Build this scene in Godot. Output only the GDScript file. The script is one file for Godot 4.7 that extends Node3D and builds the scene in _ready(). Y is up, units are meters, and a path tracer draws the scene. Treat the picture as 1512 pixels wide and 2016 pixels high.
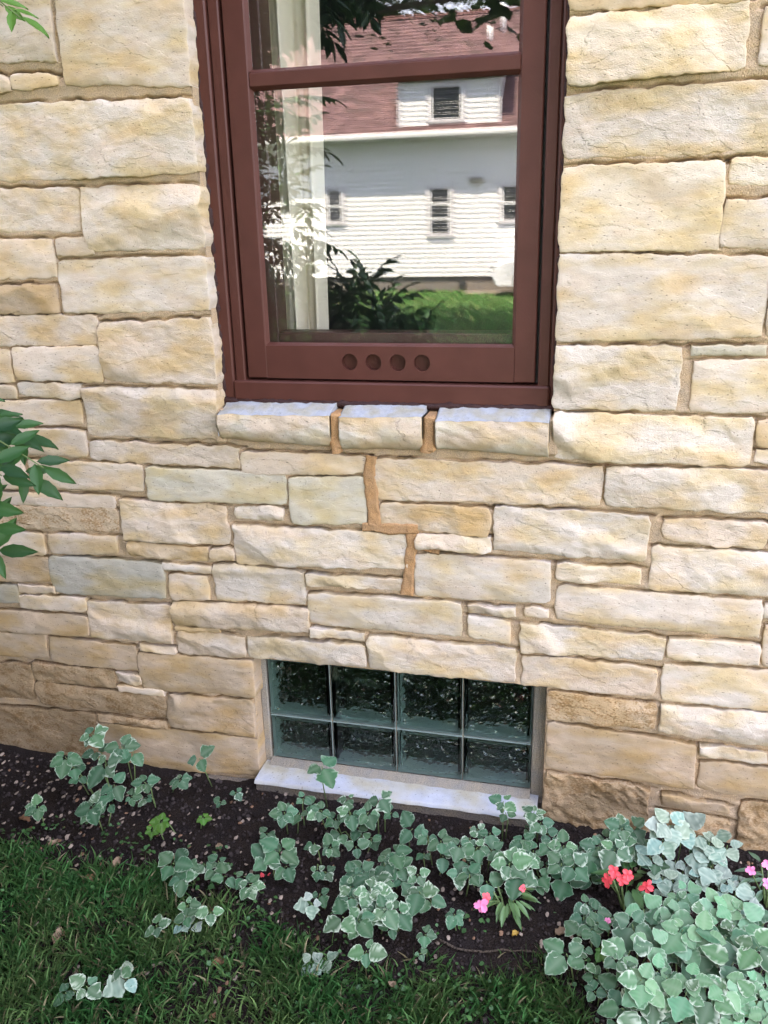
extends Node3D
# A limestone house wall with a brown casement window above a glass block basement
# window; a shaded goutweed bed in front, and a white house across the lawn that the
# window pane mirrors.

var rng := RandomNumberGenerator.new()
var n_wave := FastNoiseLite.new()
var n_low := FastNoiseLite.new()
var n_fine := FastNoiseLite.new()
var n_patch := FastNoiseLite.new()
var n_cell := FastNoiseLite.new()
var mats := {}
var tex := {}
var leaf_meshes := {}
var house: Node3D
var stone_count := 0
var joints := []
const UP := Vector3.UP


func _ready():
	rng.seed = 11
	setup_noise()
	# ---------------------------------------------------------------- camera
	var cam := Camera3D.new()
	cam.name = "camera"
	add_child(cam)
	cam.position = Vector3(0.0, 1.64, 2.12)
	cam.rotation = Vector3(deg_to_rad(-18.403), deg_to_rad(14.288), 0.0)
	cam.rotate_object_local(Vector3(0, 0, 1), deg_to_rad(-1.404))
	cam.fov = 61.54
	cam.near = 0.05
	cam.far = 300.0
	cam.current = true
	# ---------------------------------------------------------------- sky and light
	var we := WorldEnvironment.new()
	we.name = "world_environment"
	var env := Environment.new()
	env.background_mode = Environment.BG_SKY
	var sky := Sky.new()
	var sm := ProceduralSkyMaterial.new()
	sm.sky_top_color = Color(0.75, 0.775, 0.89)
	sm.sky_horizon_color = Color(0.93, 0.93, 0.94)
	sm.sky_curve = 0.18
	sm.ground_horizon_color = Color(0.62, 0.64, 0.60)
	sm.ground_bottom_color = Color(0.20, 0.22, 0.18)
	sm.sky_energy_multiplier = 1.0
	sm.sun_angle_max = 1.0
	sky.sky_material = sm
	env.sky = sky
	env.tonemap_mode = Environment.TONE_MAPPER_LINEAR
	env.tonemap_exposure = 10.6
	env.sdfgi_enabled = true
	env.ssao_enabled = true
	env.ssil_enabled = true
	we.environment = env
	add_child(we)
	var sun := DirectionalLight3D.new()
	sun.name = "sun"
	add_child(sun)
	sun.look_at_from_position(Vector3.ZERO, Vector3(0.22, -2.5, 1.0), Vector3.UP)
	sun.light_color = Color(1.0, 0.945, 0.85)
	sun.light_energy = 1.6
	sun.light_angular_distance = 0.5
	sun.shadow_enabled = true
	make_materials()
	# ---------------------------------------------------------------- large structure
	build_ground()
	build_own_house()
	build_stones()
	build_mortar()
	build_upper_window()
	build_block_window()
	build_curtain()
	build_white_house()
	build_trees()
	# ---------------------------------------------------------------- objects
	build_car()
	build_shrub()
	build_goutweed()
	build_flowers()
	# ---------------------------------------------------------------- small details
	build_grass()
	build_litter()


# ============================================================ helpers
func setup_noise():
	n_wave.seed = 3
	n_wave.noise_type = FastNoiseLite.TYPE_SIMPLEX_SMOOTH
	n_wave.frequency = 1.0
	n_wave.fractal_type = FastNoiseLite.FRACTAL_FBM
	n_wave.fractal_octaves = 2
	n_low.seed = 5
	n_low.noise_type = FastNoiseLite.TYPE_SIMPLEX_SMOOTH
	n_low.frequency = 1.0
	n_low.fractal_type = FastNoiseLite.FRACTAL_FBM
	n_low.fractal_octaves = 3
	n_fine.seed = 8
	n_fine.noise_type = FastNoiseLite.TYPE_SIMPLEX
	n_fine.frequency = 1.0
	n_fine.fractal_type = FastNoiseLite.FRACTAL_RIDGED
	n_fine.fractal_octaves = 2
	n_cell.seed = 33
	n_cell.noise_type = FastNoiseLite.TYPE_CELLULAR
	n_cell.cellular_return_type = FastNoiseLite.RETURN_CELL_VALUE
	n_cell.frequency = 1.0
	n_cell.domain_warp_enabled = true
	n_cell.domain_warp_amplitude = 0.9
	n_cell.domain_warp_frequency = 0.7
	n_patch.seed = 21
	n_patch.noise_type = FastNoiseLite.TYPE_SIMPLEX_SMOOTH
	n_patch.frequency = 1.0
	n_patch.fractal_type = FastNoiseLite.FRACTAL_FBM
	n_patch.fractal_octaves = 3


func rr(a: float, b: float) -> float:
	return rng.randf_range(a, b)


func tag(o: Node, label: String, category := "", group := "", kind := "") -> void:
	if label != "":
		o.set_meta("label", label)
	if category != "":
		o.set_meta("category", category)
	if group != "":
		o.set_meta("group", group)
	if kind != "":
		o.set_meta("kind", kind)


var taken := {}


func numbered(called: String) -> String:
	if not taken.has(called):
		taken[called] = 0
		return called
	taken[called] += 1
	return "%s_%03d" % [called, taken[called]]


func thing(called: String, label: String, category: String, at := Vector3.ZERO, group := "") -> Node3D:
	var o := Node3D.new()
	o.name = numbered(called)
	add_child(o)
	o.position = at
	tag(o, label, category, group)
	return o


func put(called: String, m: Mesh, mat: Material, parent: Node3D = null) -> MeshInstance3D:
	var o := MeshInstance3D.new()
	o.mesh = m
	o.material_override = mat
	if parent == null:
		o.name = numbered(called)
		add_child(o)
	else:
		var key := str(parent.get_instance_id()) + called
		var k: int = taken.get(key, -1) + 1
		taken[key] = k
		o.name = called if k == 0 else "%s_%03d" % [called, k]
		parent.add_child(o, true)
	return o


func st_new(smooth := false) -> SurfaceTool:
	var st := SurfaceTool.new()
	st.begin(Mesh.PRIMITIVE_TRIANGLES)
	st.set_smooth_group(0 if smooth else -1)
	return st


func done(st: SurfaceTool) -> ArrayMesh:
	st.generate_normals()
	return st.commit()


func tri(st: SurfaceTool, a: Vector3, b: Vector3, c: Vector3, n: Vector3) -> void:
	if (b - a).cross(c - a).dot(n) < 0.0:
		var t := b
		b = c
		c = t
	st.add_vertex(a)
	st.add_vertex(c)
	st.add_vertex(b)


func quad(st: SurfaceTool, a: Vector3, b: Vector3, c: Vector3, d: Vector3, n: Vector3) -> void:
	tri(st, a, b, c, n)
	tri(st, a, c, d, n)


func bx(st: SurfaceTool, c: Vector3, s: Vector3, b := 0.0, inward := 1.0) -> void:
	var h := s * 0.5
	b = minf(b, minf(h.x, minf(h.y, h.z)) * 0.95)
	for ax in 3:
		var u := (ax + 1) % 3
		var w := (ax + 2) % 3
		for sg in [-1.0, 1.0]:
			var p := []
			for k in [[-1, -1], [1, -1], [1, 1], [-1, 1]]:
				var v := Vector3.ZERO
				v[ax] = sg * h[ax]
				v[u] = k[0] * (h[u] - b)
				v[w] = k[1] * (h[w] - b)
				p.append(c + v)
			var n := Vector3.ZERO
			n[ax] = sg * inward
			quad(st, p[0], p[1], p[2], p[3], n)
		if b > 0.0:
			for s1 in [-1.0, 1.0]:
				for s2 in [-1.0, 1.0]:
					var e := []
					for k in [-1.0, 1.0]:
						var v1 := Vector3.ZERO
						v1[u] = s1 * h[u]
						v1[w] = s2 * (h[w] - b)
						v1[ax] = k * (h[ax] - b)
						var v2 := Vector3.ZERO
						v2[u] = s1 * (h[u] - b)
						v2[w] = s2 * h[w]
						v2[ax] = k * (h[ax] - b)
						e.append(c + v1)
						e.append(c + v2)
					var n2 := Vector3.ZERO
					n2[u] = s1 * inward
					n2[w] = s2 * inward
					quad(st, e[0], e[1], e[3], e[2], n2)
	if b > 0.0:
		for sx in [-1.0, 1.0]:
			for sy in [-1.0, 1.0]:
				for sz in [-1.0, 1.0]:
					var a1 := c + Vector3(sx * h.x, sy * (h.y - b), sz * (h.z - b))
					var a2 := c + Vector3(sx * (h.x - b), sy * h.y, sz * (h.z - b))
					var a3 := c + Vector3(sx * (h.x - b), sy * (h.y - b), sz * h.z)
					tri(st, a1, a2, a3, Vector3(sx, sy, sz) * inward)


# box from corner to corner
func bc(st: SurfaceTool, lo: Vector3, hi: Vector3, b := 0.0) -> void:
	bx(st, (lo + hi) * 0.5, hi - lo, b)


func box_part(called: String, lo: Vector3, hi: Vector3, mat: Material, parent: Node3D, b := 0.002) -> MeshInstance3D:
	var st := st_new()
	bc(st, lo, hi, b)
	return put(called, done(st), mat, parent)


func tube(st: SurfaceTool, pts: Array, rad: Array, sides := 6) -> void:
	var rings := []
	for i in pts.size():
		var d: Vector3 = (pts[mini(i + 1, pts.size() - 1)] - pts[maxi(i - 1, 0)]).normalized()
		var a := d.cross(Vector3(0.31, 0.2, 0.93)).normalized()
		var b := d.cross(a).normalized()
		var ring := []
		for k in sides:
			var t := TAU * k / sides
			ring.append(pts[i] + (a * cos(t) + b * sin(t)) * rad[i])
		rings.append(ring)
	for i in pts.size() - 1:
		for k in sides:
			var k2 := (k + 1) % sides
			var mid: Vector3 = (rings[i][k] + rings[i][k2]) * 0.5 - pts[i]
			quad(st, rings[i][k], rings[i][k2], rings[i + 1][k2], rings[i + 1][k], mid)
	var n: int = pts.size() - 1
	for k in sides:
		var k2 := (k + 1) % sides
		tri(st, pts[n], rings[n][k], rings[n][k2], pts[n] - pts[n - 1])
		tri(st, pts[0], rings[0][k], rings[0][k2], pts[0] - pts[1])


# an indexed sheet of nu x nv points, facing OUT on average
func sheet(p: PackedVector3Array, nu: int, nv: int, col: PackedColorArray, out: Vector3, skip := PackedByteArray()) -> ArrayMesh:
	var ix := PackedInt32Array()
	var test := (p[nu + 1] - p[0]).cross(p[nu] - p[1])
	var flip := 1 if test.dot(out) > 0.0 else 0
	for j in nv - 1:
		for i in nu - 1:
			if skip.size() and skip[j * (nu - 1) + i]:
				continue
			var a := j * nu + i
			var b := a + 1
			var c := a + nu + 1
			var d := a + nu
			if flip:
				ix.append_array(PackedInt32Array([a, b, c, a, c, d]))
			else:
				ix.append_array(PackedInt32Array([a, c, b, a, d, c]))
	return indexed(p, ix, col)


func indexed(p: PackedVector3Array, ix: PackedInt32Array, col: PackedColorArray) -> ArrayMesh:
	var nm := PackedVector3Array()
	nm.resize(p.size())
	for t in range(0, ix.size(), 3):
		var n := (p[ix[t + 2]] - p[ix[t]]).cross(p[ix[t + 1]] - p[ix[t]])
		nm[ix[t]] += n
		nm[ix[t + 1]] += n
		nm[ix[t + 2]] += n
	for i in nm.size():
		nm[i] = nm[i].normalized() if nm[i].length_squared() > 0.0 else Vector3.UP
	var arr := []
	arr.resize(Mesh.ARRAY_MAX)
	arr[Mesh.ARRAY_VERTEX] = p
	arr[Mesh.ARRAY_NORMAL] = nm
	if col.size():
		arr[Mesh.ARRAY_COLOR] = col
	arr[Mesh.ARRAY_INDEX] = ix
	var m := ArrayMesh.new()
	m.add_surface_from_arrays(Mesh.PRIMITIVE_TRIANGLES, arr)
	return m


func scatter(called: String, m: Mesh, mat: Material, where: Array, cols: Array, parent: Node3D = null) -> MultiMeshInstance3D:
	var mm := MultiMesh.new()
	mm.transform_format = MultiMesh.TRANSFORM_3D
	mm.use_colors = true
	mm.mesh = m
	mm.instance_count = where.size()
	for i in where.size():
		mm.set_instance_transform(i, where[i])
		mm.set_instance_color(i, cols[i])
	var o := MultiMeshInstance3D.new()
	o.multimesh = mm
	o.material_override = mat
	o.name = numbered(called) if parent == null else called
	if parent == null:
		add_child(o)
	else:
		parent.add_child(o, true)
	o.set_meta("kind", "stuff")
	return o


# ============================================================ textures and materials
func noise_bytes(sd: int, freq: float, oct: int, size: int, kind := FastNoiseLite.TYPE_SIMPLEX_SMOOTH, frac := FastNoiseLite.FRACTAL_FBM) -> PackedByteArray:
	var n := FastNoiseLite.new()
	n.seed = sd
	n.noise_type = kind
	n.frequency = freq
	n.fractal_type = frac
	n.fractal_octaves = oct
	return n.get_seamless_image(size, size).get_data()


func tex_of(data: PackedByteArray, size: int, rgb: bool) -> ImageTexture:
	return ImageTexture.create_from_image(Image.create_from_data(size, size, false, Image.FORMAT_RGB8 if rgb else Image.FORMAT_L8, data))


func make_textures():
	var S := 1024
	var patch := noise_bytes(1, 0.006, 4, S)
	var bed := noise_bytes(2, 0.02, 4, S)
	var speck := noise_bytes(3, 0.11, 2, S)
	var grain := noise_bytes(4, 0.25, 2, S)
	var ridge := noise_bytes(5, 0.012, 4, S, FastNoiseLite.TYPE_SIMPLEX_SMOOTH, FastNoiseLite.FRACTAL_RIDGED)
	var cn := FastNoiseLite.new()
	cn.seed = 77
	cn.noise_type = FastNoiseLite.TYPE_CELLULAR
	cn.cellular_return_type = FastNoiseLite.RETURN_CELL_VALUE
	cn.frequency = 0.017
	cn.fractal_type = FastNoiseLite.FRACTAL_FBM
	cn.fractal_octaves = 2
	cn.domain_warp_enabled = true
	cn.domain_warp_amplitude = 34.0
	cn.domain_warp_frequency = 0.02
	var flake := cn.get_seamless_image(S, S, false, false, 0.06).get_data()
	var c := PackedByteArray()
	c.resize(S * S * 3)
	var d := PackedByteArray()
	d.resize(S * S * 3)
	var h := PackedByteArray()
	h.resize(S * S)
	for i in S * S:
		var p := patch[i] / 255.0
		var b := bed[i] / 255.0
		var s := speck[i] / 255.0
		var g := grain[i] / 255.0
		var k := 0.90 + 0.10 * b - 0.07 * g
		var warm := clampf((p - 0.5) * 3.2, -0.5, 1.0)
		var pit := clampf((s - 0.80) * 9.0, 0.0, 1.0) * 0.5
		k *= 1.0 - pit
		c[i * 3] = int(255.0 * clampf(k * (1.0 - 0.015 * warm), 0.0, 1.0))
		c[i * 3 + 1] = int(255.0 * clampf(k * (0.98 - 0.05 * warm), 0.0, 1.0))
		c[i * 3 + 2] = int(255.0 * clampf(k * (0.945 - 0.15 * warm), 0.0, 1.0))
		# weathered, soil-splashed stone: speckled brown staining
		var stain := clampf((b * 0.6 + s * 0.55 + p * 0.35 - 0.72) * 4.0, 0.0, 1.0)
		d[i * 3] = int(255.0 * clampf(k * (1.0 - 0.20 * stain), 0.0, 1.0))
		d[i * 3 + 1] = int(255.0 * clampf(k * (0.97 - 0.25 * stain), 0.0, 1.0))
		d[i * 3 + 2] = int(255.0 * clampf(k * (0.92 - 0.32 * stain), 0.0, 1.0))
		h[i] = int(clampf(118.0 + 110.0 * (flake[i] / 255.0 - 0.5) + 55.0 * (b - 0.5) + 46.0 * (g - 0.5) + 45.0 * (ridge[i] / 255.0 - 0.5) - 70.0 * pit, 0.0, 255.0))
	tex.stone = tex_of(c, S, true)
	tex.stone_dirty = tex_of(d, S, true)
	tex.stone_h = tex_of(h, S, false)
	var pb := PackedByteArray()
	pb.resize(256 * 256 * 3)
	var p1 := noise_bytes(41, 0.02, 3, 256)
	var p2 := noise_bytes(42, 0.35, 1, 256)
	for i in 256 * 256:
		var k := 0.90 + 0.10 * (p1[i] / 255.0)
		var chip := clampf((p2[i] / 255.0 - 0.93) * 20.0, 0.0, 1.0)
		pb[i * 3] = int(255.0 * k)
		pb[i * 3 + 1] = int(255.0 * clampf(k * (1.0 + 0.06 * chip), 0.0, 1.0))
		pb[i * 3 + 2] = pb[i * 3 + 1]
	tex.paint = tex_of(pb, 256, true)
	# sandy mortar, soil, concrete share one grain
	var M := 512
	var a1 := noise_bytes(11, 0.16, 3, M)
	var a2 := noise_bytes(12, 0.012, 3, M)
	var a3 := noise_bytes(13, 0.30, 1, M)
	var mo := PackedByteArray()
	mo.resize(M * M * 3)
	var mh := PackedByteArray()
	mh.resize(M * M)
	for i in M * M:
		var g := a1[i] / 255.0
		var p := a2[i] / 255.0
		var s := a3[i] / 255.0
		var dark := clampf((s - 0.74) * 6.0, 0.0, 1.0) * 0.45
		var k := (0.74 + 0.22 * g + 0.10 * (p - 0.5)) * (1.0 - dark)
		mo[i * 3] = int(255.0 * clampf(k, 0.0, 1.0))
		mo[i * 3 + 1] = int(255.0 * clampf(k * (1.0 - 0.05 * p), 0.0, 1.0))
		mo[i * 3 + 2] = int(255.0 * clampf(k * (1.0 - 0.14 * p), 0.0, 1.0))
		mh[i] = int(clampf(255.0 * (0.25 + 0.5 * g + 0.25 * s), 0.0, 255.0))
	tex.grain = tex_of(mo, M, true)
	tex.grain_h = tex_of(mh, M, false)


func tri_mat(col: Color, t: Texture2D, h: Texture2D, sc: Vector3, relief: float, rough := 0.9, vertex := false) -> StandardMaterial3D:
	var m := StandardMaterial3D.new()
	m.albedo_color = col.linear_to_srgb()
	m.albedo_texture = t
	m.uv1_triplanar = true
	m.uv1_world_triplanar = true
	m.uv1_scale = sc
	m.roughness = rough
	m.metallic_specular = 0.35
	if h:
		m.heightmap_enabled = true
		m.heightmap_texture = h
		m.heightmap_scale = relief
	m.vertex_color_use_as_albedo = vertex
	return m


func plain(col: Color, rough := 0.6, spec := 0.5, vertex := false) -> StandardMaterial3D:
	var m := StandardMaterial3D.new()
	m.albedo_color = col.linear_to_srgb()
	m.roughness = rough
	m.metallic_specular = spec
	m.vertex_color_use_as_albedo = vertex
	return m


func make_materials():
	make_textures()
	mats.stone = tri_mat(Color.WHITE, tex.stone, tex.stone_h, Vector3(0.7, 1.6, 0.7), 0.35, 0.85, true)
	mats.rough = tri_mat(Color.WHITE, tex.stone, tex.stone_h, Vector3(0.85, 1.7, 0.85), 0.75, 0.88, true)
	mats.dirty = tri_mat(Color.WHITE, tex.stone_dirty, tex.stone_h, Vector3(0.9, 1.6, 0.9), 0.9, 0.92, true)
	mats.sill = tri_mat(Color(0.38, 0.395, 0.405), tex.stone, tex.stone_h, Vector3(2.0, 2.0, 2.0), 0.6, 0.9)
	mats.mortar = tri_mat(Color(0.58, 0.445, 0.305), tex.grain, tex.grain_h, Vector3(2.6, 2.6, 2.6), 0.35, 0.95)
	mats.repair = tri_mat(Color(0.50, 0.305, 0.155), tex.grain, tex.grain_h, Vector3(2.6, 2.6, 2.6), 0.3, 0.95)
	mats.grey_mortar = tri_mat(Color(0.40, 0.37, 0.32), tex.grain, tex.grain_h, Vector3(2.4, 2.4, 2.4), 0.4, 0.95)
	mats.concrete = tri_mat(Color(0.50, 0.515, 0.54), tex.stone, tex.grain_h, Vector3(0.9, 0.9, 0.9), 0.12, 0.8)
	mats.foundation = tri_mat(Color(0.22, 0.19, 0.16), tex.grain, tex.grain_h, Vector3(1.6, 1.6, 1.6), 0.5, 0.95)
	mats.soil = tri_mat(Color(0.034, 0.0275, 0.026), tex.grain, tex.grain_h, Vector3(1.9, 1.9, 1.9), 1.2, 0.95)
	mats.lawn = tri_mat(Color(0.050, 0.095, 0.022), tex.grain, tex.grain_h, Vector3(0.45, 0.45, 0.45), 3.0, 0.95)
	mats.drive = tri_mat(Color(0.36, 0.32, 0.29), tex.grain, tex.grain_h, Vector3(0.5, 0.5, 0.5), 0.6, 0.95)
	mats.brown = tri_mat(Color(0.078, 0.027, 0.019), tex.paint, tex.grain_h, Vector3(1.6, 1.6, 1.6), 0.03, 0.40)
	mats.brown.metallic_specular = 0.3
	mats.caulk = tri_mat(Color(0.045, 0.017, 0.014), tex.grain, tex.grain_h, Vector3(2.5, 2.5, 2.5), 0.6, 0.6)
	mats.inner = plain(Color(0.060, 0.024, 0.014), 0.5)
	mats.room = plain(Color(0.16, 0.13, 0.10), 0.9)
	mats.curtain = plain(Color(0.60, 0.55, 0.41), 0.95, 0.2)
	mats.curtain.backlight_enabled = true
	mats.curtain.backlight = Color(0.25, 0.23, 0.17)
	var g := StandardMaterial3D.new()
	g.transparency = BaseMaterial3D.TRANSPARENCY_ALPHA
	g.albedo_color = Color(0.9, 0.95, 0.93, 0.001)
	g.roughness = 0.0
	g.metallic_specular = 0.5
	mats.pane = g
	var b := StandardMaterial3D.new()
	b.refraction_enabled = true
	b.refraction_scale = 0.05
	b.albedo_color = Color(0.90, 0.955, 0.935, 0.0)
	b.roughness = 0.02
	mats.block = b
	mats.coat = plain(Color(0.44, 0.53, 0.49), 0.8)
	mats.shingle = tri_mat(Color.WHITE, tex.grain, tex.grain_h, Vector3(1.0, 1.0, 1.0), 0.6, 0.95, true)
	mats.siding = plain(Color(0.78, 0.78, 0.78), 0.6)
	mats.trim = plain(Color(0.62, 0.60, 0.62), 0.6)
	mats.white = plain(Color(0.80, 0.80, 0.80), 0.5)
	mats.dark_glass = plain(Color(0.02, 0.025, 0.03), 0.08)
	mats.block_wall = tri_mat(Color(0.34, 0.32, 0.31), tex.grain, tex.grain_h, Vector3(0.8, 0.8, 0.8), 0.6, 0.95)
	mats.paint = plain(Color(0.80, 0.80, 0.82), 0.25)
	mats.paint.clearcoat_enabled = true
	mats.paint.clearcoat = 0.8
	mats.tyre = plain(Color(0.02, 0.02, 0.02), 0.85)
	mats.metal = plain(Color(0.4, 0.4, 0.4), 0.35)
	mats.metal.metallic = 0.9
	mats.dark = plain(Color(0.05, 0.05, 0.05), 0.6)
	mats.roof = plain(Color(0.10, 0.08, 0.07), 0.95)
	mats.bark = tri_mat(Color(0.12, 0.095, 0.075), tex.grain, tex.grain_h, Vector3(1.5, 0.5, 1.5), 2.5, 0.95)
	mats.leaf = plain(Color.WHITE, 0.55, 0.38, true)
	mats.leaf.backlight_enabled = true
	mats.leaf.backlight = Color(0.3, 0.3, 0.3)
	mats.tree_leaf = plain(Color.WHITE, 0.5, 0.5, true)
	mats.tree_leaf.backlight_enabled = true
	mats.tree_leaf.backlight = Color(0.45, 0.5, 0.3)
	mats.petal = plain(Color.WHITE, 0.6, 0.3, true)
	mats.petal.backlight_enabled = true
	mats.petal.backlight = Color(0.3, 0.2, 0.2)
	mats.bits = plain(Color.WHITE, 0.95, 0.12, true)
	mats.soil.metallic_specular = 0.12


# ============================================================ ground
func zb(x: float) -> float:   # where the bed ends and the lawn begins
	var xs := [-3.0, -1.6, -1.1, -0.9, -0.75, -0.6, -0.42, -0.26, -0.13, -0.03, 0.05, 0.15, 0.4, 3.0]
	var zs := [0.46, 0.44, 0.42, 0.47, 0.54, 0.58, 0.63, 0.57, 0.54, 0.51, 0.62, 0.80, 1.0, 1.1]
	for i in xs.size() - 1:
		if x <= xs[i + 1]:
			return lerpf(zs[i], zs[i + 1], clampf((x - xs[i]) / (xs[i + 1] - xs[i]), 0.0, 1.0))
	return 1.1


func soil_y(x: float, z: float) -> float:
	var y := 0.012 * n_low.get_noise_2d(x * 3.0, z * 3.0) + 0.006 * n_low.get_noise_2d(x * 16.0, z * 16.0) + 0.003 * n_fine.get_noise_2d(x * 30.0, z * 30.0)
	return y - 0.06 * smoothstep(1.15, 1.35, z)


func build_ground():
	var st := st_new()
	quad(st, Vector3(-120, -0.03, -60), Vector3(120, -0.03, -60), Vector3(120, -0.03, 140), Vector3(-120, -0.03, 140), UP)
	tag(put("lawn_ground", done(st), mats.lawn), "short green lawn running from the flower bed to the white house", "", "", "structure")
	var nu := 240
	var nv := 66
	var p := PackedVector3Array()
	for j in nv:
		for i in nu:
			var x := lerpf(-3.2, 2.2, i / float(nu - 1))
			var z := lerpf(-0.1, 1.4, j / float(nv - 1))
			p.append(Vector3(x, soil_y(x, z), z))
	tag(put("soil_bed", sheet(p, nu, nv, PackedColorArray(), UP), mats.soil), "dark crumbly garden soil along the foot of the stone wall", "", "", "structure")
	st = st_new()
	quad(st, Vector3(-3.4, -0.022, 19.5), Vector3(9, -0.022, 19.0), Vector3(9, -0.022, 21.0), Vector3(-3.4, -0.022, 21.0), UP)
	tag(put("driveway", done(st), mats.drive), "pale worn driveway strip beside the white house", "", "", "structure")


# ============================================================ the limestone house
const WX0 := -1.0
const WX1 := -0.103
const WY0 := 1.195
const WY1 := 2.76
const BX0 := -0.965
const BX1 := -0.092
const BY0 := 0.03
const BY1 := 0.43


func build_own_house():
	house = thing("limestone_house", "cream rough limestone house wall with brown window and glass block basement window", "house")
	var st := st_new()
	var zb0 := -0.26
	var zf := -0.035
	bc(st, Vector3(-6.0, -0.5, zb0), Vector3(WX0, 5.2, zf))
	bc(st, Vector3(BX1, -0.5, zb0), Vector3(4.0, 5.2, zf))
	bc(st, Vector3(WX0, BY1, zb0), Vector3(BX1, 1.150, zf))
	bc(st, Vector3(WX0, 1.150, zb0), Vector3(BX1, WY0, -0.105))
	bc(st, Vector3(WX0, WY1, zb0), Vector3(BX1, 5.2, zf))
	bc(st, Vector3(WX1, WY0, zb0), Vector3(BX1, WY1, zf))
	bc(st, Vector3(WX0, -0.5, zb0), Vector3(BX0, BY1, zf))
	bc(st, Vector3(BX0, -0.5, zb0), Vector3(BX1, BY0, zf))
	# side, rear and inner walls, floors, ceiling
	bc(st, Vector3(-6.0, -0.5, -7.0), Vector3(-5.75, 5.2, zb0))
	bc(st, Vector3(3.75, -0.5, -7.0), Vector3(4.0, 5.2, zb0))
	bc(st, Vector3(-6.0, -0.5, -7.25), Vector3(4.0, 5.2, -7.0))
	put("wall_core", done(st), mats.room, house)
	st = st_new()
	bc(st, Vector3(-5.75, 0.62, -7.0), Vector3(3.75, 0.8, zb0))
	bc(st, Vector3(-5.75, -0.7, -7.0), Vector3(3.75, -0.5, zb0))
	bc(st, Vector3(-5.75, 2.95, -7.0), Vector3(3.75, 3.1, zb0))
	bc(st, Vector3(-3.2, 0.8, -3.6), Vector3(2.2, 2.95, -3.5))
	put("floor_slab", done(st), mats.room, house)
	st = st_new()
	var ridge := Vector3(0, 7.6, -3.6)
	for s in [[0.42, 1.0], [-7.65, -1.0]]:
		var e0 := Vector3(-6.4, 5.1, s[0])
		var e1 := Vector3(4.4, 5.1, s[0])
		var r0 := Vector3(-6.4, ridge.y, ridge.z)
		var r1 := Vector3(4.4, ridge.y, ridge.z)
		var n := Vector3(0, 1, s[1])
		var dn := Vector3(0, -0.16, 0)
		quad(st, e0, e1, r1, r0, n)
		quad(st, e0 + dn, e1 + dn, r1 + dn, r0 + dn, -n)
		quad(st, e0, e1, e1 + dn, e0 + dn, Vector3(0, 0, s[1]))
		tri(st, Vector3(-6.4, 5.05, 0.4), Vector3(-6.4, 5.05, -7.6), r0, Vector3(-1, 0, 0))
		tri(st, Vector3(4.4, 5.05, 0.4), Vector3(4.4, 5.05, -7.6), r1, Vector3(1, 0, 0))
	put("roof", done(st), mats.roof, house)
	box_part("jamb_mortar", Vector3(WX0 - 0.03, WY0, -0.2), Vector3(WX0 + 0.001, WY1, -0.016), mats.mortar, house, 0.0)
	box_part("jamb_mortar", Vector3(WX1 - 0.001, WY0, -0.2), Vector3(WX1 + 0.03, WY1, -0.016), mats.mortar, house, 0.0)
	box_part("jamb_mortar", Vector3(BX0 - 0.03, BY0, -0.2), Vector3(BX0 + 0.001, BY1, -0.016), mats.mortar, house, 0.0)
	box_part("jamb_mortar", Vector3(BX1 - 0.001, BY0, -0.2), Vector3(BX1 + 0.03, BY1, -0.016), mats.mortar, house, 0.0)


func line_steps(marks: Array, step: float, lo: float, hi: float) -> PackedFloat32Array:
	var out := PackedFloat32Array()
	for i in marks.size() - 1:
		var a: float = marks[i]
		var b: float = marks[i + 1]
		var n := 1
		if b > lo and a < hi:
			n = maxi(1, int(round((b - a) / step)))
		for k in n:
			out.append(lerpf(a, b, float(k) / n))
	out.append(marks[-1])
	return out


func offsets(w: float, step: float) -> PackedFloat32Array:
	var o := PackedFloat32Array([0.0, 0.0, 0.0009, 0.0045])
	var inner := w - 0.009
	var n := maxi(1, int(round(inner / step)))
	for k in range(1, n):
		o.append(0.0045 + inner * k / n)
	o.append_array(PackedFloat32Array([w - 0.0045, w - 0.0009, w, w]))
	return o


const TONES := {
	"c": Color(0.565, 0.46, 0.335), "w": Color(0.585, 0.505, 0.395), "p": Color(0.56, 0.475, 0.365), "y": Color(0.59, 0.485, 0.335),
	"o": Color(0.49, 0.365, 0.215), "g": Color(0.49, 0.44, 0.325), "b": Color(0.40, 0.365, 0.28), "t": Color(0.39, 0.295, 0.185), "k": Color(0.30, 0.225, 0.14),  # t and k: tan and soil-stained stone, deepened to paint in lower-wall shade
}


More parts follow.
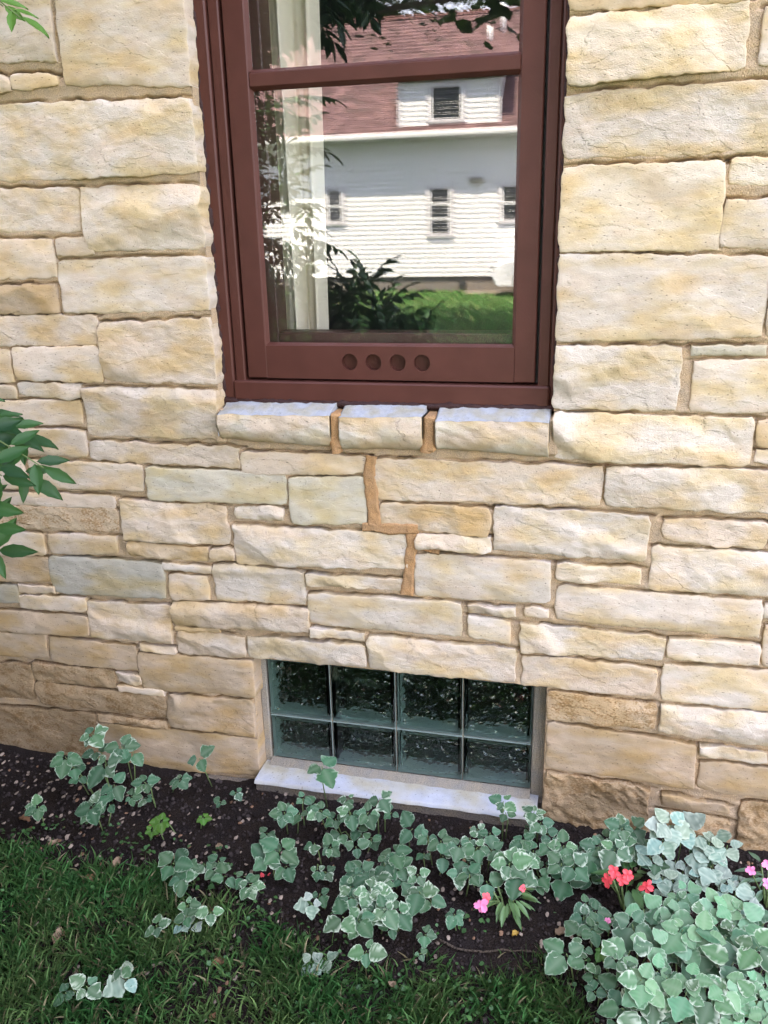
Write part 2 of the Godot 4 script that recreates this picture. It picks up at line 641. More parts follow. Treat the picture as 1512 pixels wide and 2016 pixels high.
func stone_mesh(x0: float, x1: float, tl: float, tr: float, bl: float, br: float, shape: String, tone: String, step := 0.0085) -> ArrayMesh:
	stone_count += 1
	x0 -= 0.0045
	x1 += 0.0045
	if absf(x1 + 1.0) < 0.014 and tl > WY0:
		x1 = -0.9955
	if absf(x0 + 0.1) < 0.014 and tl > WY0:
		x0 = -0.1075
	tl += 0.003
	tr += 0.003
	bl -= 0.004
	br -= 0.004
	var w := x1 - x0
	var h := ((tl - bl) + (tr - br)) * 0.5
	var us := offsets(maxf(w, 0.026), step)
	var vs := offsets(maxf(h, 0.024), step)
	var nu := us.size()
	var nv := vs.size()
	var seed_off := stone_count * 7.31
	var amp := clampf(h * 0.21, 0.004, 0.026) * rr(0.75, 1.25)
	var rp := rr(0.38, 0.62)
	var base: Color = TONES[tone]
	var pale := Color(0.615, 0.545, 0.445)
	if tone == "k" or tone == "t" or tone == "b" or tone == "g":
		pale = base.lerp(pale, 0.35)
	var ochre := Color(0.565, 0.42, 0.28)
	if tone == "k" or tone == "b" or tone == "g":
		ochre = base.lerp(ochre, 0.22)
	var warmth := rr(-0.12, 0.10)
	var tint := rr(0.92, 1.06)
	var planes := []
	for k in 4:
		var steep := 2.3 if k < 2 else 0.8
		planes.append([rr(-0.11, 0.11) * steep, rr(-0.18, 0.18) * steep, rr(x0, x1), rr(minf(bl, br), maxf(tl, tr)), rr(0.35, 1.0)])
	var cuts := [rr(0.25, 0.75) if rng.randf() < 0.6 else 0.0, rr(0.25, 0.80) if rng.randf() < 0.6 else 0.0, rr(0.3, 0.8) if rng.randf() < 0.25 else 0.0, rr(0.3, 0.8) if rng.randf() < 0.25 else 0.0]
	var tops := PackedVector2Array()
	var bottoms := PackedVector2Array()
	var pts := PackedVector3Array()
	var cols := PackedColorArray()
	for j in nv:
		var v := vs[j] / maxf(h, 0.024)
		for i in nu:
			var u := us[i] / maxf(w, 0.026)
			var x := lerpf(x0, x1, u)
			var y := lerpf(lerpf(tl, tr, u), lerpf(bl, br, u), v)
			var e := minf(minf(us[i], w - us[i]), minf(vs[j], h - vs[j]))
			# chipped, wavy outline
			var wob := 0.0056 if shape != "s" else 0.0040
			var dx := wob * n_wave.get_noise_2d(x * 9.0 + seed_off, y * 15.0) + 0.0022 * n_wave.get_noise_2d(x * 40.0, y * 40.0 + seed_off)
			var dy := wob * n_wave.get_noise_2d(x * 13.0, y * 9.0 + seed_off) + 0.0026 * n_wave.get_noise_2d(x * 46.0 + seed_off, y * 46.0)
			var kx := minf(us[i], w - us[i]) / 0.020
			var ky := minf(vs[j], h - vs[j]) / 0.020
			if kx < 1.0 and ky < 1.0 and h > 0.03:
				var pull := 0.0032 * (1.0 - kx) * (1.0 - ky)
				dx += pull * (1.0 if u < 0.5 else -1.0)
				dy -= pull * (1.0 if v < 0.5 else -1.0)
			if j == 1 and i > 0 and i < nu - 1:
				tops.append(Vector2(x + dx, y + dy))
			if j == nv - 2 and i > 0 and i < nu - 1:
				bottoms.append(Vector2(x + dx, y + dy))
			var z := 0.0
			var lown := n_low.get_noise_2d(x * 4.5 + seed_off, y * 6.5)
			var fine := n_low.get_noise_2d(x * 32.0 + seed_off, y * 40.0)
			if shape != "x":
				var flat := 0.25 if shape == "s" else (0.55 if shape == "d" else 1.0)
				var wx := x + 0.030 * n_wave.get_noise_2d(x * 5.0 + seed_off, y * 7.0)
				var wy := y + 0.026 * n_wave.get_noise_2d(x * 6.0, y * 8.0 + seed_off)
				z = 0.015 * flat + 0.002
				for q in planes:
					z = minf(z, (0.013 * q[4] + q[0] * (wx - q[2]) + q[1] * (wy - q[3])) * flat + 0.003)
				if cuts[0] > 0.0:
					z = minf(z, -0.001 + cuts[0] * flat * (lerpf(tl, tr, u) - wy + 0.004))
				if cuts[1] > 0.0:
					z = minf(z, -0.001 + cuts[1] * flat * (wy - lerpf(bl, br, u) + 0.004))
				if cuts[2] > 0.0:
					z = minf(z, cuts[2] * flat * (wx - x0 + 0.006))
				if cuts[3] > 0.0:
					z = minf(z, cuts[3] * flat * (x1 - wx + 0.006))
				z = maxf(z, -0.003)
				z += 0.0032 * lown + (0.0007 if shape != "d" else 0.0016) * fine
			else:
				z = 0.020 * lown + 0.010 * fine
			var scar := n_cell.get_noise_2d(x * 8.0 + seed_off, y * 13.0)
			z += scar * (0.0030 if shape == "r" else (0.0008 if shape == "s" else 0.0022))
			var ee := clampf(1.0 - e / (0.0025 + 0.004 * absf(lown)), 0.0, 1.0)
			z -= 0.0032 * ee * ee
			z = maxf(z, -0.007 if e > 0.0 else -0.010)
			if i == 0 or j == 0 or i == nu - 1 or j == nv - 1:
				z = -0.085
			pts.append(Vector3(x + dx, y + dy, z))
			var pn := n_patch.get_noise_2d(x * 6.0 + seed_off, y * 11.0)
			var po := n_patch.get_noise_2d(x * 4.5 - seed_off, y * 8.0 + 40.0)
			var c := base.lerp(pale, clampf(smoothstep(0.0, 0.45, pn) * 0.36, 0.0, 1.0))
			c = c.lerp(ochre, clampf(smoothstep(0.02, 0.42, po + warmth) * 0.36, 0.0, 1.0))
			c = c.lerp(ochre if scar > 0.0 else pale, clampf(absf(scar) * 0.45 - 0.08, 0.0, 0.30))
			cols.append(Color(c.r * tint, c.g * tint, c.b * tint))
	if step < 0.02:
		joints.append([tops, bottoms])
	return sheet(pts, nu, nv, cols, Vector3(0, 0, 1))


func stone(x0: float, x1: float, tl: float, tr: float, bl: float, br: float, shape: String, tone: String) -> void:
	var m: Material = mats.dirty if shape == "d" or shape == "x" else (mats.rough if shape == "r" else mats.stone)
	put("stone", stone_mesh(x0, x1, tl, tr, bl, br, shape, tone), m, house)


# sill stones: front face, and a weathered grey top that slopes out from under the frame
func sill_stone(x0: float, x1: float, tl: float, tr: float, bl: float, br: float) -> void:
	stone_count += 1
	var so := stone_count * 7.31
	var us := PackedFloat32Array([0.0, 0.0, 0.004])
	var n := int((x1 - x0) / 0.014)
	for k in range(1, n):
		us.append((x1 - x0) * k / n)
	us.append_array(PackedFloat32Array([x1 - x0 - 0.004, x1 - x0, x1 - x0]))
	var rows := [-0.10, -0.07, -0.045, -0.02, 0.005, 0.018, 0.026]
	var top := PackedVector3Array()
	for z in rows:
		for i in us.size():
			var u := us[i] / (x1 - x0)
			var x: float = x0 + us[i]
			var y: float = lerpf(tl, tr, u) + (0.030 - z) * 0.30
			y += 0.004 * n_low.get_noise_2d(x * 14.0 + so, z * 14.0) + 0.0015 * n_low.get_noise_2d(x * 50.0, z * 50.0)
			y = minf(y, 1.196)
			if i == 0 or i == us.size() - 1:
				y -= 0.06
			top.append(Vector3(x, y, z + 0.005 * n_wave.get_noise_2d(x * 16.0 + so, 1.0) * (1.0 if z > 0.0 else 0.0)))
	var vs := PackedFloat32Array()
	for k in 13:
		vs.append(k / 12.0)
	var pts := PackedVector3Array()
	var cols := PackedColorArray()
	for v in vs:
		for i in us.size():
			var u := us[i] / (x1 - x0)
			var x: float = x0 + us[i]
			var edge: Vector3 = top[(rows.size() - 1) * us.size() + i]
			var ty := edge.y if i > 0 and i < us.size() - 1 else lerpf(tl, tr, u)
			var y: float = lerpf(ty, lerpf(bl, br, u), v)
			var z: float = edge.z
			z += 0.007 * sin(v * PI) * (0.8 + n_low.get_noise_2d(x * 8.0 + so, y * 9.0)) + 0.004 * n_low.get_noise_2d(x * 30.0 + so, y * 30.0)
			z -= 0.030 * pow(v, 4.0)
			y += 0.004 * n_wave.get_noise_2d(x * 14.0, so) * v
			if i == 0 or i == us.size() - 1:
				z = -0.06
			if v >= 1.0:
				z = -0.02
			pts.append(Vector3(x, y, z))
			var pn := n_patch.get_noise_2d(x * 6.0 + so, y * 11.0)
			cols.append(Color(0.55, 0.445, 0.32).lerp(Color(0.59, 0.53, 0.43), smoothstep(-0.1, 0.4, pn)))
	var s := put("sill_stone", sheet(pts, us.size(), vs.size(), cols, Vector3(0, 0, 1)), mats.rough, house)
	put("weathered_top", sheet(top, us.size(), rows.size(), PackedColorArray(), UP), mats.sill, s)


# a run of fresh orange mortar along a stepped crack
func repair(path: Array, wide: float, proud := -0.001) -> void:
	var pts := PackedVector3Array()
	var rows := 0
	var so := rr(0, 100)
	for s in path.size() - 1:
		var a: Vector2 = path[s]
		var b: Vector2 = path[s + 1]
		var n := maxi(2, int(a.distance_to(b) / 0.008))
		for k in range(0, n + (1 if s == path.size() - 2 else 0)):
			var c := a.lerp(b, float(k) / n)
			var d := (b - a).normalized()
			if s + 1 < path.size() - 1 and k > n * 0.6:
				d = d.lerp((Vector2(path[s + 2]) - b).normalized(), (float(k) / n - 0.6) * 1.2).normalized()
			var side := Vector2(-d.y, d.x)
			for q in [-1.0, -0.9, -0.5, 0.0, 0.5, 0.9, 1.0]:
				var hw: float = wide * 0.5 * (1.0 + 0.38 * n_wave.get_noise_2d(rows * 0.13 + so, 5.0 * signf(q)) + 0.16 * n_low.get_noise_2d(rows * 0.9 + so, 9.0 * signf(q)))
				var g: Vector2 = c + side * q * hw
				var z: float = proud * (1.0 - q * q * 0.5) + 0.0025 * n_low.get_noise_2d(g.x * 40.0, g.y * 40.0)
				z += 0.0022 * n_low.get_noise_2d(g.x * 110.0, g.y * 110.0)
				if absf(q) >= 1.0:
					z = -0.0105
				pts.append(Vector3(g.x, g.y, z))
			rows += 1
	put("repaired_mortar", sheet(pts, 7, rows, PackedColorArray(), Vector3(0, 0, 1)), mats.repair, house)


func build_stones():
	stone(-1.700, -1.354, 2.281, 2.260, 2.067, 2.049, "s", "c")
	stone(-1.334, -0.994, 2.274, 2.251, 1.995, 1.973, "s", "c")
	stone(-1.728, -1.497, 2.031, 2.024, 1.990, 1.987, "r", "c")
	stone(-1.488, -1.357, 2.025, 2.018, 1.990, 1.995, "s", "c")
	stone(-1.752, -1.006, 1.965, 1.943, 1.775, 1.778, "r", "p")
	stone(-1.779, -1.342, 1.761, 1.749, 1.655, 1.645, "r", "c")
	stone(-1.329, -1.004, 1.751, 1.748, 1.598, 1.599, "r", "p")
	stone(-1.800, -1.439, 1.634, 1.625, 1.525, 1.529, "s", "c")
	stone(-1.422, -1.315, 1.625, 1.628, 1.585, 1.587, "s", "c")
	stone(-1.429, -1.007, 1.570, 1.575, 1.437, 1.441, "s", "p")
	stone(-1.819, -1.445, 1.503, 1.510, 1.429, 1.436, "r", "t")
	stone(-1.834, -1.338, 1.422, 1.427, 1.342, 1.350, "r", "c")
	stone(-1.611, -1.337, 1.337, 1.343, 1.250, 1.247, "s", "c")
	stone(-1.850, -1.623, 1.332, 1.331, 1.238, 1.242, "s", "c")
	stone(-1.326, -0.999, 1.405, 1.419, 1.253, 1.248, "r", "c")
	stone(-1.610, -1.415, 1.235, 1.238, 1.204, 1.198, "r", "w")
	stone(-1.863, -1.623, 1.225, 1.230, 1.192, 1.195, "s", "c")
	stone(-1.873, -1.420, 1.181, 1.191, 1.109, 1.125, "s", "c")
	stone(-1.403, -1.006, 1.229, 1.229, 1.094, 1.099, "r", "p")
	stone(-1.768, -1.420, 1.104, 1.106, 1.031, 1.031, "s", "c")
	stone(-1.405, -0.950, 1.075, 1.072, 1.021, 1.017, "r", "c")
	stone(-1.617, -1.252, 1.011, 1.010, 0.931, 0.934, "s", "c")
	stone(-1.904, -1.638, 1.009, 1.012, 0.915, 0.925, "s", "c")
	stone(-1.231, -0.817, 1.004, 1.003, 0.912, 0.921, "s", "g")
	stone(-0.941, -0.585, 1.061, 1.061, 0.998, 1.019, "s", "c")
	stone(-1.917, -1.353, 0.901, 0.914, 0.865, 0.876, "s", "c")
	stone(-1.928, -1.346, 0.855, 0.873, 0.790, 0.806, "d", "c")
	stone(-1.330, -1.001, 0.903, 0.900, 0.781, 0.788, "r", "c")
	stone(-1.321, -1.067, 0.775, 0.771, 0.733, 0.729, "r", "o")
	stone(-1.059, -0.988, 0.769, 0.775, 0.740, 0.741, "r", "c")
	stone(-0.973, -0.829, 0.901, 0.909, 0.868, 0.872, "r", "w")
	stone(-1.587, -1.360, 0.782, 0.787, 0.719, 0.736, "s", "c")
	stone(-1.942, -1.607, 0.773, 0.780, 0.696, 0.712, "s", "c")
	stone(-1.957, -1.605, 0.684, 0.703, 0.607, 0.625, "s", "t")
	stone(-1.598, -1.218, 0.709, 0.712, 0.590, 0.603, "s", "b")
	stone(-1.216, -1.065, 0.713, 0.712, 0.697, 0.697, "s", "w")
	stone(-1.200, -1.079, 0.679, 0.682, 0.598, 0.609, "s", "c")
	stone(-1.054, -0.780, 0.725, 0.718, 0.612, 0.619, "r", "w")
	stone(-1.972, -1.732, 0.589, 0.601, 0.529, 0.543, "s", "b")
	stone(-1.721, -1.598, 0.605, 0.606, 0.580, 0.587, "s", "c")
	stone(-1.728, -1.493, 0.568, 0.578, 0.526, 0.536, "s", "c")
	stone(-1.488, -1.211, 0.568, 0.574, 0.448, 0.454, "r", "c")
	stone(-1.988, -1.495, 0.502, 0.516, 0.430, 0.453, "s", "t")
	stone(-1.200, -0.773, 0.591, 0.607, 0.518, 0.536, "r", "c")
	stone(-1.193, -1.056, 0.511, 0.512, 0.499, 0.499, "r", "o")
	stone(-1.195, -0.976, 0.493, 0.497, 0.420, 0.430, "r", "c")
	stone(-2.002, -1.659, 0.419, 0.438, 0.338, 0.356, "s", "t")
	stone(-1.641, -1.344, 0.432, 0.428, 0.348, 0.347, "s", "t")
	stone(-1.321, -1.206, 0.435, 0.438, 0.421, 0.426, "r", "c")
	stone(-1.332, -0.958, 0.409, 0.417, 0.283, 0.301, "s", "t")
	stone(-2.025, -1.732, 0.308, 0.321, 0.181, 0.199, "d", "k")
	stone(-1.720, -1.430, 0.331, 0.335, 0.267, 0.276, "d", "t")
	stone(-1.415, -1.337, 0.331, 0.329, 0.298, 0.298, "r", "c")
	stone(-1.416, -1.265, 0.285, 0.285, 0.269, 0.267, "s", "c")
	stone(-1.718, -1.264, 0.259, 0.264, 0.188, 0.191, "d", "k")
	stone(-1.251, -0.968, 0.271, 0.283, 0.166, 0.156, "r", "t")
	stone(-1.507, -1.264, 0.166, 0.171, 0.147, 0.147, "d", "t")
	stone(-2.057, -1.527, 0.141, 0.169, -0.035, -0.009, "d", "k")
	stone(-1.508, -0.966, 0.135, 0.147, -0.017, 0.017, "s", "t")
	stone(-0.560, 0.019, 1.058, 1.059, 0.947, 0.962, "r", "c")
	stone(-0.804, -0.590, 0.992, 1.006, 0.864, 0.877, "s", "g")
	stone(-0.551, -0.259, 0.936, 0.934, 0.870, 0.862, "r", "o")
	stone(-0.243, 0.140, 0.940, 0.937, 0.825, 0.821, "r", "w")
	stone(-0.979, -0.479, 0.847, 0.848, 0.732, 0.752, "r", "w")
	stone(-0.452, -0.253, 0.854, 0.854, 0.818, 0.816, "r", "w")
	stone(-0.456, -0.098, 0.795, 0.798, 0.676, 0.684, "s", "w")
	stone(-0.772, -0.490, 0.713, 0.716, 0.684, 0.684, "r", "w")
	stone(-0.767, -0.332, 0.653, 0.662, 0.564, 0.561, "s", "w")
	stone(-0.763, -0.611, 0.547, 0.542, 0.529, 0.523, "r", "w")
	stone(-0.962, -0.606, 0.500, 0.506, 0.434, 0.441, "r", "w")
	stone(-0.593, -0.183, 0.538, 0.534, 0.439, 0.436, "r", "w")
	stone(-0.308, -0.186, 0.658, 0.658, 0.637, 0.639, "r", "w")
	stone(-0.307, -0.198, 0.625, 0.618, 0.568, 0.556, "s", "w")
	stone(-0.158, -0.096, 0.667, 0.662, 0.642, 0.641, "s", "c")
	stone(-0.102, 0.258, 2.144, 2.123, 2.070, 2.061, "s", "o")
	stone(-0.097, 0.258, 2.055, 2.058, 1.924, 1.937, "r", "y")
	stone(0.290, 0.555, 2.044, 2.038, 1.939, 1.935, "s", "c")
	stone(-0.099, 0.568, 1.903, 1.916, 1.776, 1.774, "r", "p")
	stone(-0.092, 0.240, 1.756, 1.753, 1.576, 1.573, "s", "y")
	stone(0.257, 0.577, 1.759, 1.755, 1.708, 1.694, "r", "y")
	stone(0.248, 0.586, 1.674, 1.673, 1.577, 1.576, "s", "p")
	stone(-0.096, 0.352, 1.567, 1.554, 1.368, 1.383, "s", "p")
	stone(0.364, 0.599, 1.553, 1.550, 1.385, 1.391, "s", "p")
	stone(-0.102, 0.181, 1.355, 1.356, 1.205, 1.208, "r", "w")
	stone(0.210, 0.364, 1.357, 1.360, 1.340, 1.343, "s", "g")
	stone(0.379, 0.609, 1.367, 1.373, 1.343, 1.347, "s", "c")
	stone(0.216, 0.616, 1.325, 1.332, 1.205, 1.216, "s", "p")
	stone(-0.099, 0.357, 1.194, 1.191, 1.081, 1.079, "r", "w")
	stone(0.371, 0.626, 1.188, 1.189, 1.128, 1.130, "s", "c")
	stone(0.370, 0.630, 1.118, 1.122, 1.088, 1.091, "s", "w")
	stone(0.034, 0.638, 1.061, 1.071, 0.964, 0.965, "r", "w")
	stone(0.176, 0.416, 0.932, 0.935, 0.881, 0.870, "r", "c")
	stone(0.429, 0.647, 0.934, 0.933, 0.874, 0.872, "s", "w")
	stone(0.156, 0.656, 0.857, 0.859, 0.744, 0.756, "r", "w")
	stone(-0.078, 0.128, 0.796, 0.796, 0.752, 0.753, "r", "y")
	stone(-0.074, 0.425, 0.731, 0.731, 0.640, 0.632, "s", "p")
	stone(0.433, 0.664, 0.723, 0.729, 0.688, 0.693, "s", "w")
	stone(0.443, 0.672, 0.667, 0.675, 0.555, 0.562, "s", "c")
	stone(-0.167, 0.201, 0.615, 0.607, 0.532, 0.546, "r", "w")
	stone(0.214, 0.432, 0.609, 0.612, 0.555, 0.557, "s", "w")
	stone(-0.159, 0.188, 0.520, 0.517, 0.431, 0.434, "r", "c")
	stone(0.208, 0.683, 0.531, 0.546, 0.429, 0.429, "s", "w")
	stone(-0.086, 0.196, 0.417, 0.410, 0.332, 0.336, "d", "o")
	stone(0.210, 0.692, 0.410, 0.424, 0.332, 0.322, "r", "w")
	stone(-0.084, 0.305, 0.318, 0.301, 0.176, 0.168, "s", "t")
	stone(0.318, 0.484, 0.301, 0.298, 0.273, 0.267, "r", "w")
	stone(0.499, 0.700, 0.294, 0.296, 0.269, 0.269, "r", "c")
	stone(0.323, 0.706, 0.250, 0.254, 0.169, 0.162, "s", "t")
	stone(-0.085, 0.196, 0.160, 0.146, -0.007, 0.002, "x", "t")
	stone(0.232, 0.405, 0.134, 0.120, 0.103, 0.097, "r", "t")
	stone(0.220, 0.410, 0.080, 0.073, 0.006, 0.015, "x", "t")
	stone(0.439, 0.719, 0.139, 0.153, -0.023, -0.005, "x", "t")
	sill_stone(-0.989, -0.673, 1.170, 1.175, 1.093, 1.081)
	sill_stone(-0.650, -0.429, 1.170, 1.178, 1.077, 1.082)
	sill_stone(-0.395, -0.111, 1.170, 1.175, 1.086, 1.077)
	repair([Vector2(-0.665, 1.172), Vector2(-0.668, 1.123), Vector2(-0.664, 1.072)], 0.028, 0.020)
	repair([Vector2(-0.417, 1.176), Vector2(-0.417, 1.131), Vector2(-0.423, 1.084)], 0.030, 0.020)
	repair([Vector2(-0.572, 1.066), Vector2(-0.576, 1.030), Vector2(-0.5766, 0.993), Vector2(-0.570, 0.944), Vector2(-0.571, 0.872)], 0.037)
	repair([Vector2(-0.602, 0.864), Vector2(-0.538, 0.863), Vector2(-0.448, 0.866)], 0.028)
	repair([Vector2(-0.465, 0.866), Vector2(-0.467, 0.812), Vector2(-0.474, 0.747), Vector2(-0.481, 0.674)], 0.033)
	repair([Vector2(-0.463, 0.821), Vector2(-0.429, 0.815), Vector2(-0.390, 0.806)], 0.020, -0.004)
	for jx in [-0.995, -0.6615, -0.412, -0.106]:
		box_part("joint_mortar", Vector3(jx - 0.016, 1.085, -0.10), Vector3(jx + 0.016, 1.180, 0.019 if absf(jx + 0.54) < 0.2 else 0.004), mats.repair if absf(jx + 0.54) < 0.2 else mats.mortar, house, 0.006)
	# courses outside the photograph, kept as one mass
	var st := SurfaceTool.new()
	st.begin(Mesh.PRIMITIVE_TRIANGLES)
	for blk in [[-3.1, -1.7, 0.02, 3.2, 0], [0.5, 1.75, 0.02, 3.2, 1], [-1.75, 0.6, 2.30, 3.2, 2]]:
		var y: float = blk[2]
		while y < blk[3] - 0.05:
			var h := rr(0.06, 0.17)
			var ym := y + h * 0.5
			var xa: float = blk[0]
			var xb: float = blk[1]
			if blk[4] == 0:
				xb = lerpf(-2.07, -1.70, clampf(ym / 2.2, 0.0, 1.0)) if ym < 2.30 else -1.77
			elif blk[4] == 1:
				xa = lerpf(0.74, 0.57, clampf(ym / 2.0, 0.0, 1.0)) if ym < 2.30 else 0.62
			var x := xa
			while x < xb - 0.05:
				var w := rr(0.16, 0.5)
				if x + w > xb - 0.1:
					w = xb - x
				var hit := x + w > WX0 and x < WX1 and y < WY1 + 0.02
				if not hit:
					var m := stone_mesh(x, x + w - 0.016, y + h - 0.014, y + h - 0.014, y, y, "r" if rng.randf() < 0.5 else "s", ["c", "w", "p", "c"][rng.randi() % 4], 0.03)
					st.append_from(m, 0, Transform3D.IDENTITY)
				x += w
			y += h
	var mass := put("stone_courses", st.commit(), mats.stone, house)
	mass.set_meta("kind", "stuff")


# the pointing between the stones: flush under the stone above, raked back over the stone below
func build_mortar():
	var xs := line_steps([-6.0, -3.4, -2.05, WX0, BX0, WX1, BX1, 0.75, 2.0, 4.0], 0.008, -2.05, 0.75)
	var ys := line_steps([-0.3, -0.02, BY0, BY1, 1.14, 2.32, WY1, 3.3, 5.2], 0.0034, -0.02, 2.32)
	var nx := xs.size()
	var p := PackedVector3Array()
	for y in ys:
		for x in xs:
			p.append(Vector3(x, y, -0.0095 + 0.002 * n_low.get_noise_2d(x * 12.0, y * 12.0) + 0.0014 * n_low.get_noise_2d(x * 60.0, y * 60.0)))
	for jt in joints:
		for q in 2:
			var line: PackedVector2Array = jt[q]
			var i0 := maxi(0, xs.bsearch(line[0].x) - 1)
			var i1 := mini(nx - 1, xs.bsearch(line[line.size() - 1].x) + 1)
			var s := 0
			for i in range(i0, i1 + 1):
				while s < line.size() - 2 and line[s + 1].x < xs[i]:
					s += 1
				var f := clampf((xs[i] - line[s].x) / maxf(1e-5, line[s + 1].x - line[s].x), 0.0, 1.0)
				var ey := lerpf(line[s].y, line[s + 1].y, f)
				var deep := 0.55 + 0.85 * n_wave.get_noise_2d(xs[i] * 9.0, ey * 30.0)
				for j in range(maxi(0, ys.bsearch(ey - 0.022)), mini(ys.size() - 1, ys.bsearch(ey + 0.022)) + 1):
					var d := ys[j] - ey
					if q == 0:
						p[j * nx + i].z -= 0.034 * clampf(deep, 0.0, 1.0) * exp(-pow((d - 0.0015) / 0.0034, 2.0))
					else:
						p[j * nx + i].z += 0.0035 * exp(-pow((d + 0.002) / 0.010, 2.0))
	var skip := PackedByteArray()
	for j in ys.size() - 1:
		for i in nx - 1:
			var cx: float = (xs[i] + xs[i + 1]) * 0.5
			var cy: float = (ys[j] + ys[j + 1]) * 0.5
			skip.append(1 if (cx > WX0 and cx < WX1 and cy > 1.14 and cy < WY1) or (cx > BX0 and cx < BX1 and cy > BY0 and cy < BY1) else 0)
	put("mortar", sheet(p, nx, ys.size(), PackedColorArray(), Vector3(0, 0, 1), skip), mats.mortar, house)


# ============================================================ the brown window
func build_upper_window():
	var st := st_new()
	# outer moulding and inner stop on each side
	for s in [[-1.001, -0.967, -0.964, -0.9365], [-0.102, -0.118, -0.121, -0.1485]]:
		var a := minf(s[0], s[1])
		var b := maxf(s[0], s[1])
		bc(st, Vector3(a, WY0, -0.15), Vector3(b, WY1, -0.052), 0.004)
		a = minf(s[2], s[3])
		b = maxf(s[2], s[3])
		bc(st, Vector3(a, WY0 + 0.03, -0.15), Vector3(b, WY1 - 0.03, -0.060), 0.003)
		var gx: float = (s[1] + s[2]) * 0.5
		bc(st, Vector3(gx - 0.0016, WY0 + 0.03, -0.15), Vector3(gx + 0.0016, WY1 - 0.03, -0.068))
	bc(st, Vector3(-0.966, 2.70, -0.15), Vector3(-0.119, 2.755, -0.054), 0.004)
	# dark backing of the gap round the sash
	var w := put("window", done(st), mats.brown, house)
	w.set_meta("label", "brown painted casement window with one crossbar")
	st = st_new()
	bc(st, Vector3(-0.9665, 1.197, -0.155), Vector3(-0.1185, 1.2495, -0.046), 0.004)
	put("sill_board", done(st), mats.brown, w)
	st = st_new()
	bc(st, Vector3(-0.966, 1.2495, -0.155), Vector3(-0.119, 1.2515, -0.125))
	bc(st, Vector3(-0.945, 1.25, -0.155), Vector3(-0.924, 2.70, -0.105))
	bc(st, Vector3(-0.159, 1.25, -0.155), Vector3(-0.140, 2.70, -0.105))
	put("sash_stop", done(st), mats.dark, w)
	# sash: stiles, crossbar, top rail
	var L := -0.929
	var R := -0.1565
	for k in [[L, L + 0.057], [R - 0.053, R]]:
		box_part("stile", Vector3(k[0], 1.2555, -0.100), Vector3(k[1], 2.695, -0.064), mats.brown, w, 0.0025)
	box_part("crossbar", Vector3(L + 0.057, 1.969, -0.100), Vector3(R - 0.053, 2.003, -0.0655), mats.brown, w, 0.003)
	box_part("top_rail", Vector3(L + 0.057, 2.635, -0.100), Vector3(R - 0.053, 2.695, -0.0655), mats.brown, w, 0.003)
	# bottom rail with four round finger hollows
	var rail := CSGBox3D.new()
	rail.name = "bottom_rail"
	rail.size = Vector3(R - L - 0.110, 0.0875, 0.036)
	rail.position = Vector3((L + R) * 0.5 + 0.002, 1.2555 + 0.04375, -0.083)
	rail.material = mats.brown
	for hx in [-0.6403, -0.5755, -0.5103, -0.4459]:
		var c := CSGCylinder3D.new()
		c.name = "finger_hollow"
		c.operation = CSGShape3D.OPERATION_SUBTRACTION
		c.radius = 0.0215
		c.height = 0.046
		c.sides = 28
		c.rotation_degrees = Vector3(90, 0, 0)
		c.position = Vector3(hx - rail.position.x, 1.3015 - rail.position.y, 0.0185)
		c.material = mats.brown
		rail.add_child(c, true)
	w.add_child(rail, true)
	# glazing bevels and panes, an outer and an inner light
	for pn in [[1.343, 1.969], [2.003, 2.635]]:
		st = st_new()
		var x0 := L + 0.057
		var x1 := R - 0.053
		var y0: float = pn[0]
		var y1: float = pn[1]
		var e := 0.007
		var zf := -0.0675
		var zk := -0.0785
		quad(st, Vector3(x0, y0, zf), Vector3(x1, y0, zf), Vector3(x1 - e, y0 + e, zk), Vector3(x0 + e, y0 + e, zk), Vector3(0, 1, 1))
		quad(st, Vector3(x0, y1, zf), Vector3(x1, y1, zf), Vector3(x1 - e, y1 - e, zk), Vector3(x0 + e, y1 - e, zk), Vector3(0, -1, 1))
		quad(st, Vector3(x0, y0, zf), Vector3(x0, y1, zf), Vector3(x0 + e, y1 - e, zk), Vector3(x0 + e, y0 + e, zk), Vector3(1, 0, 1))
		quad(st, Vector3(x1, y0, zf), Vector3(x1, y1, zf), Vector3(x1 - e, y1 - e, zk), Vector3(x1 - e, y0 + e, zk), Vector3(-1, 0, 1))
		put("glazing_bevel", done(st), mats.brown, w)
		st = st_new()
		bc(st, Vector3(x0 + 0.001, y0 + 0.001, -0.0825), Vector3(x1 - 0.001, y1 - 0.001, -0.0795))
		put("pane", done(st), mats.pane, w)
		st = st_new()
		bx(st, Vector3.ZERO, Vector3(x1 - x0 - 0.004, y1 - y0 - 0.004, 0.003))
		var inner := put("pane", done(st), mats.pane, w)
		inner.position = Vector3((x0 + x1) * 0.5, (y0 + y1) * 0.5, -0.093)
		inner.rotation_degrees = Vector3(0.06, 0.09, 0)
	# inner frame seen through the glass
	st = st_new()
	bc(st, Vector3(-0.965, 1.26, -0.24), Vector3(-0.872, 2.74, -0.165), 0.003)
	bc(st, Vector3(-0.225, 1.26, -0.24), Vector3(-0.13, 2.74, -0.165), 0.003)
	bc(st, Vector3(-0.872, 1.26, -0.24), Vector3(-0.225, 1.366, -0.165), 0.003)
	put("inner_frame", done(st), mats.inner, w)
	# ragged painted caulk between frame and stone
	st = st_new(true)
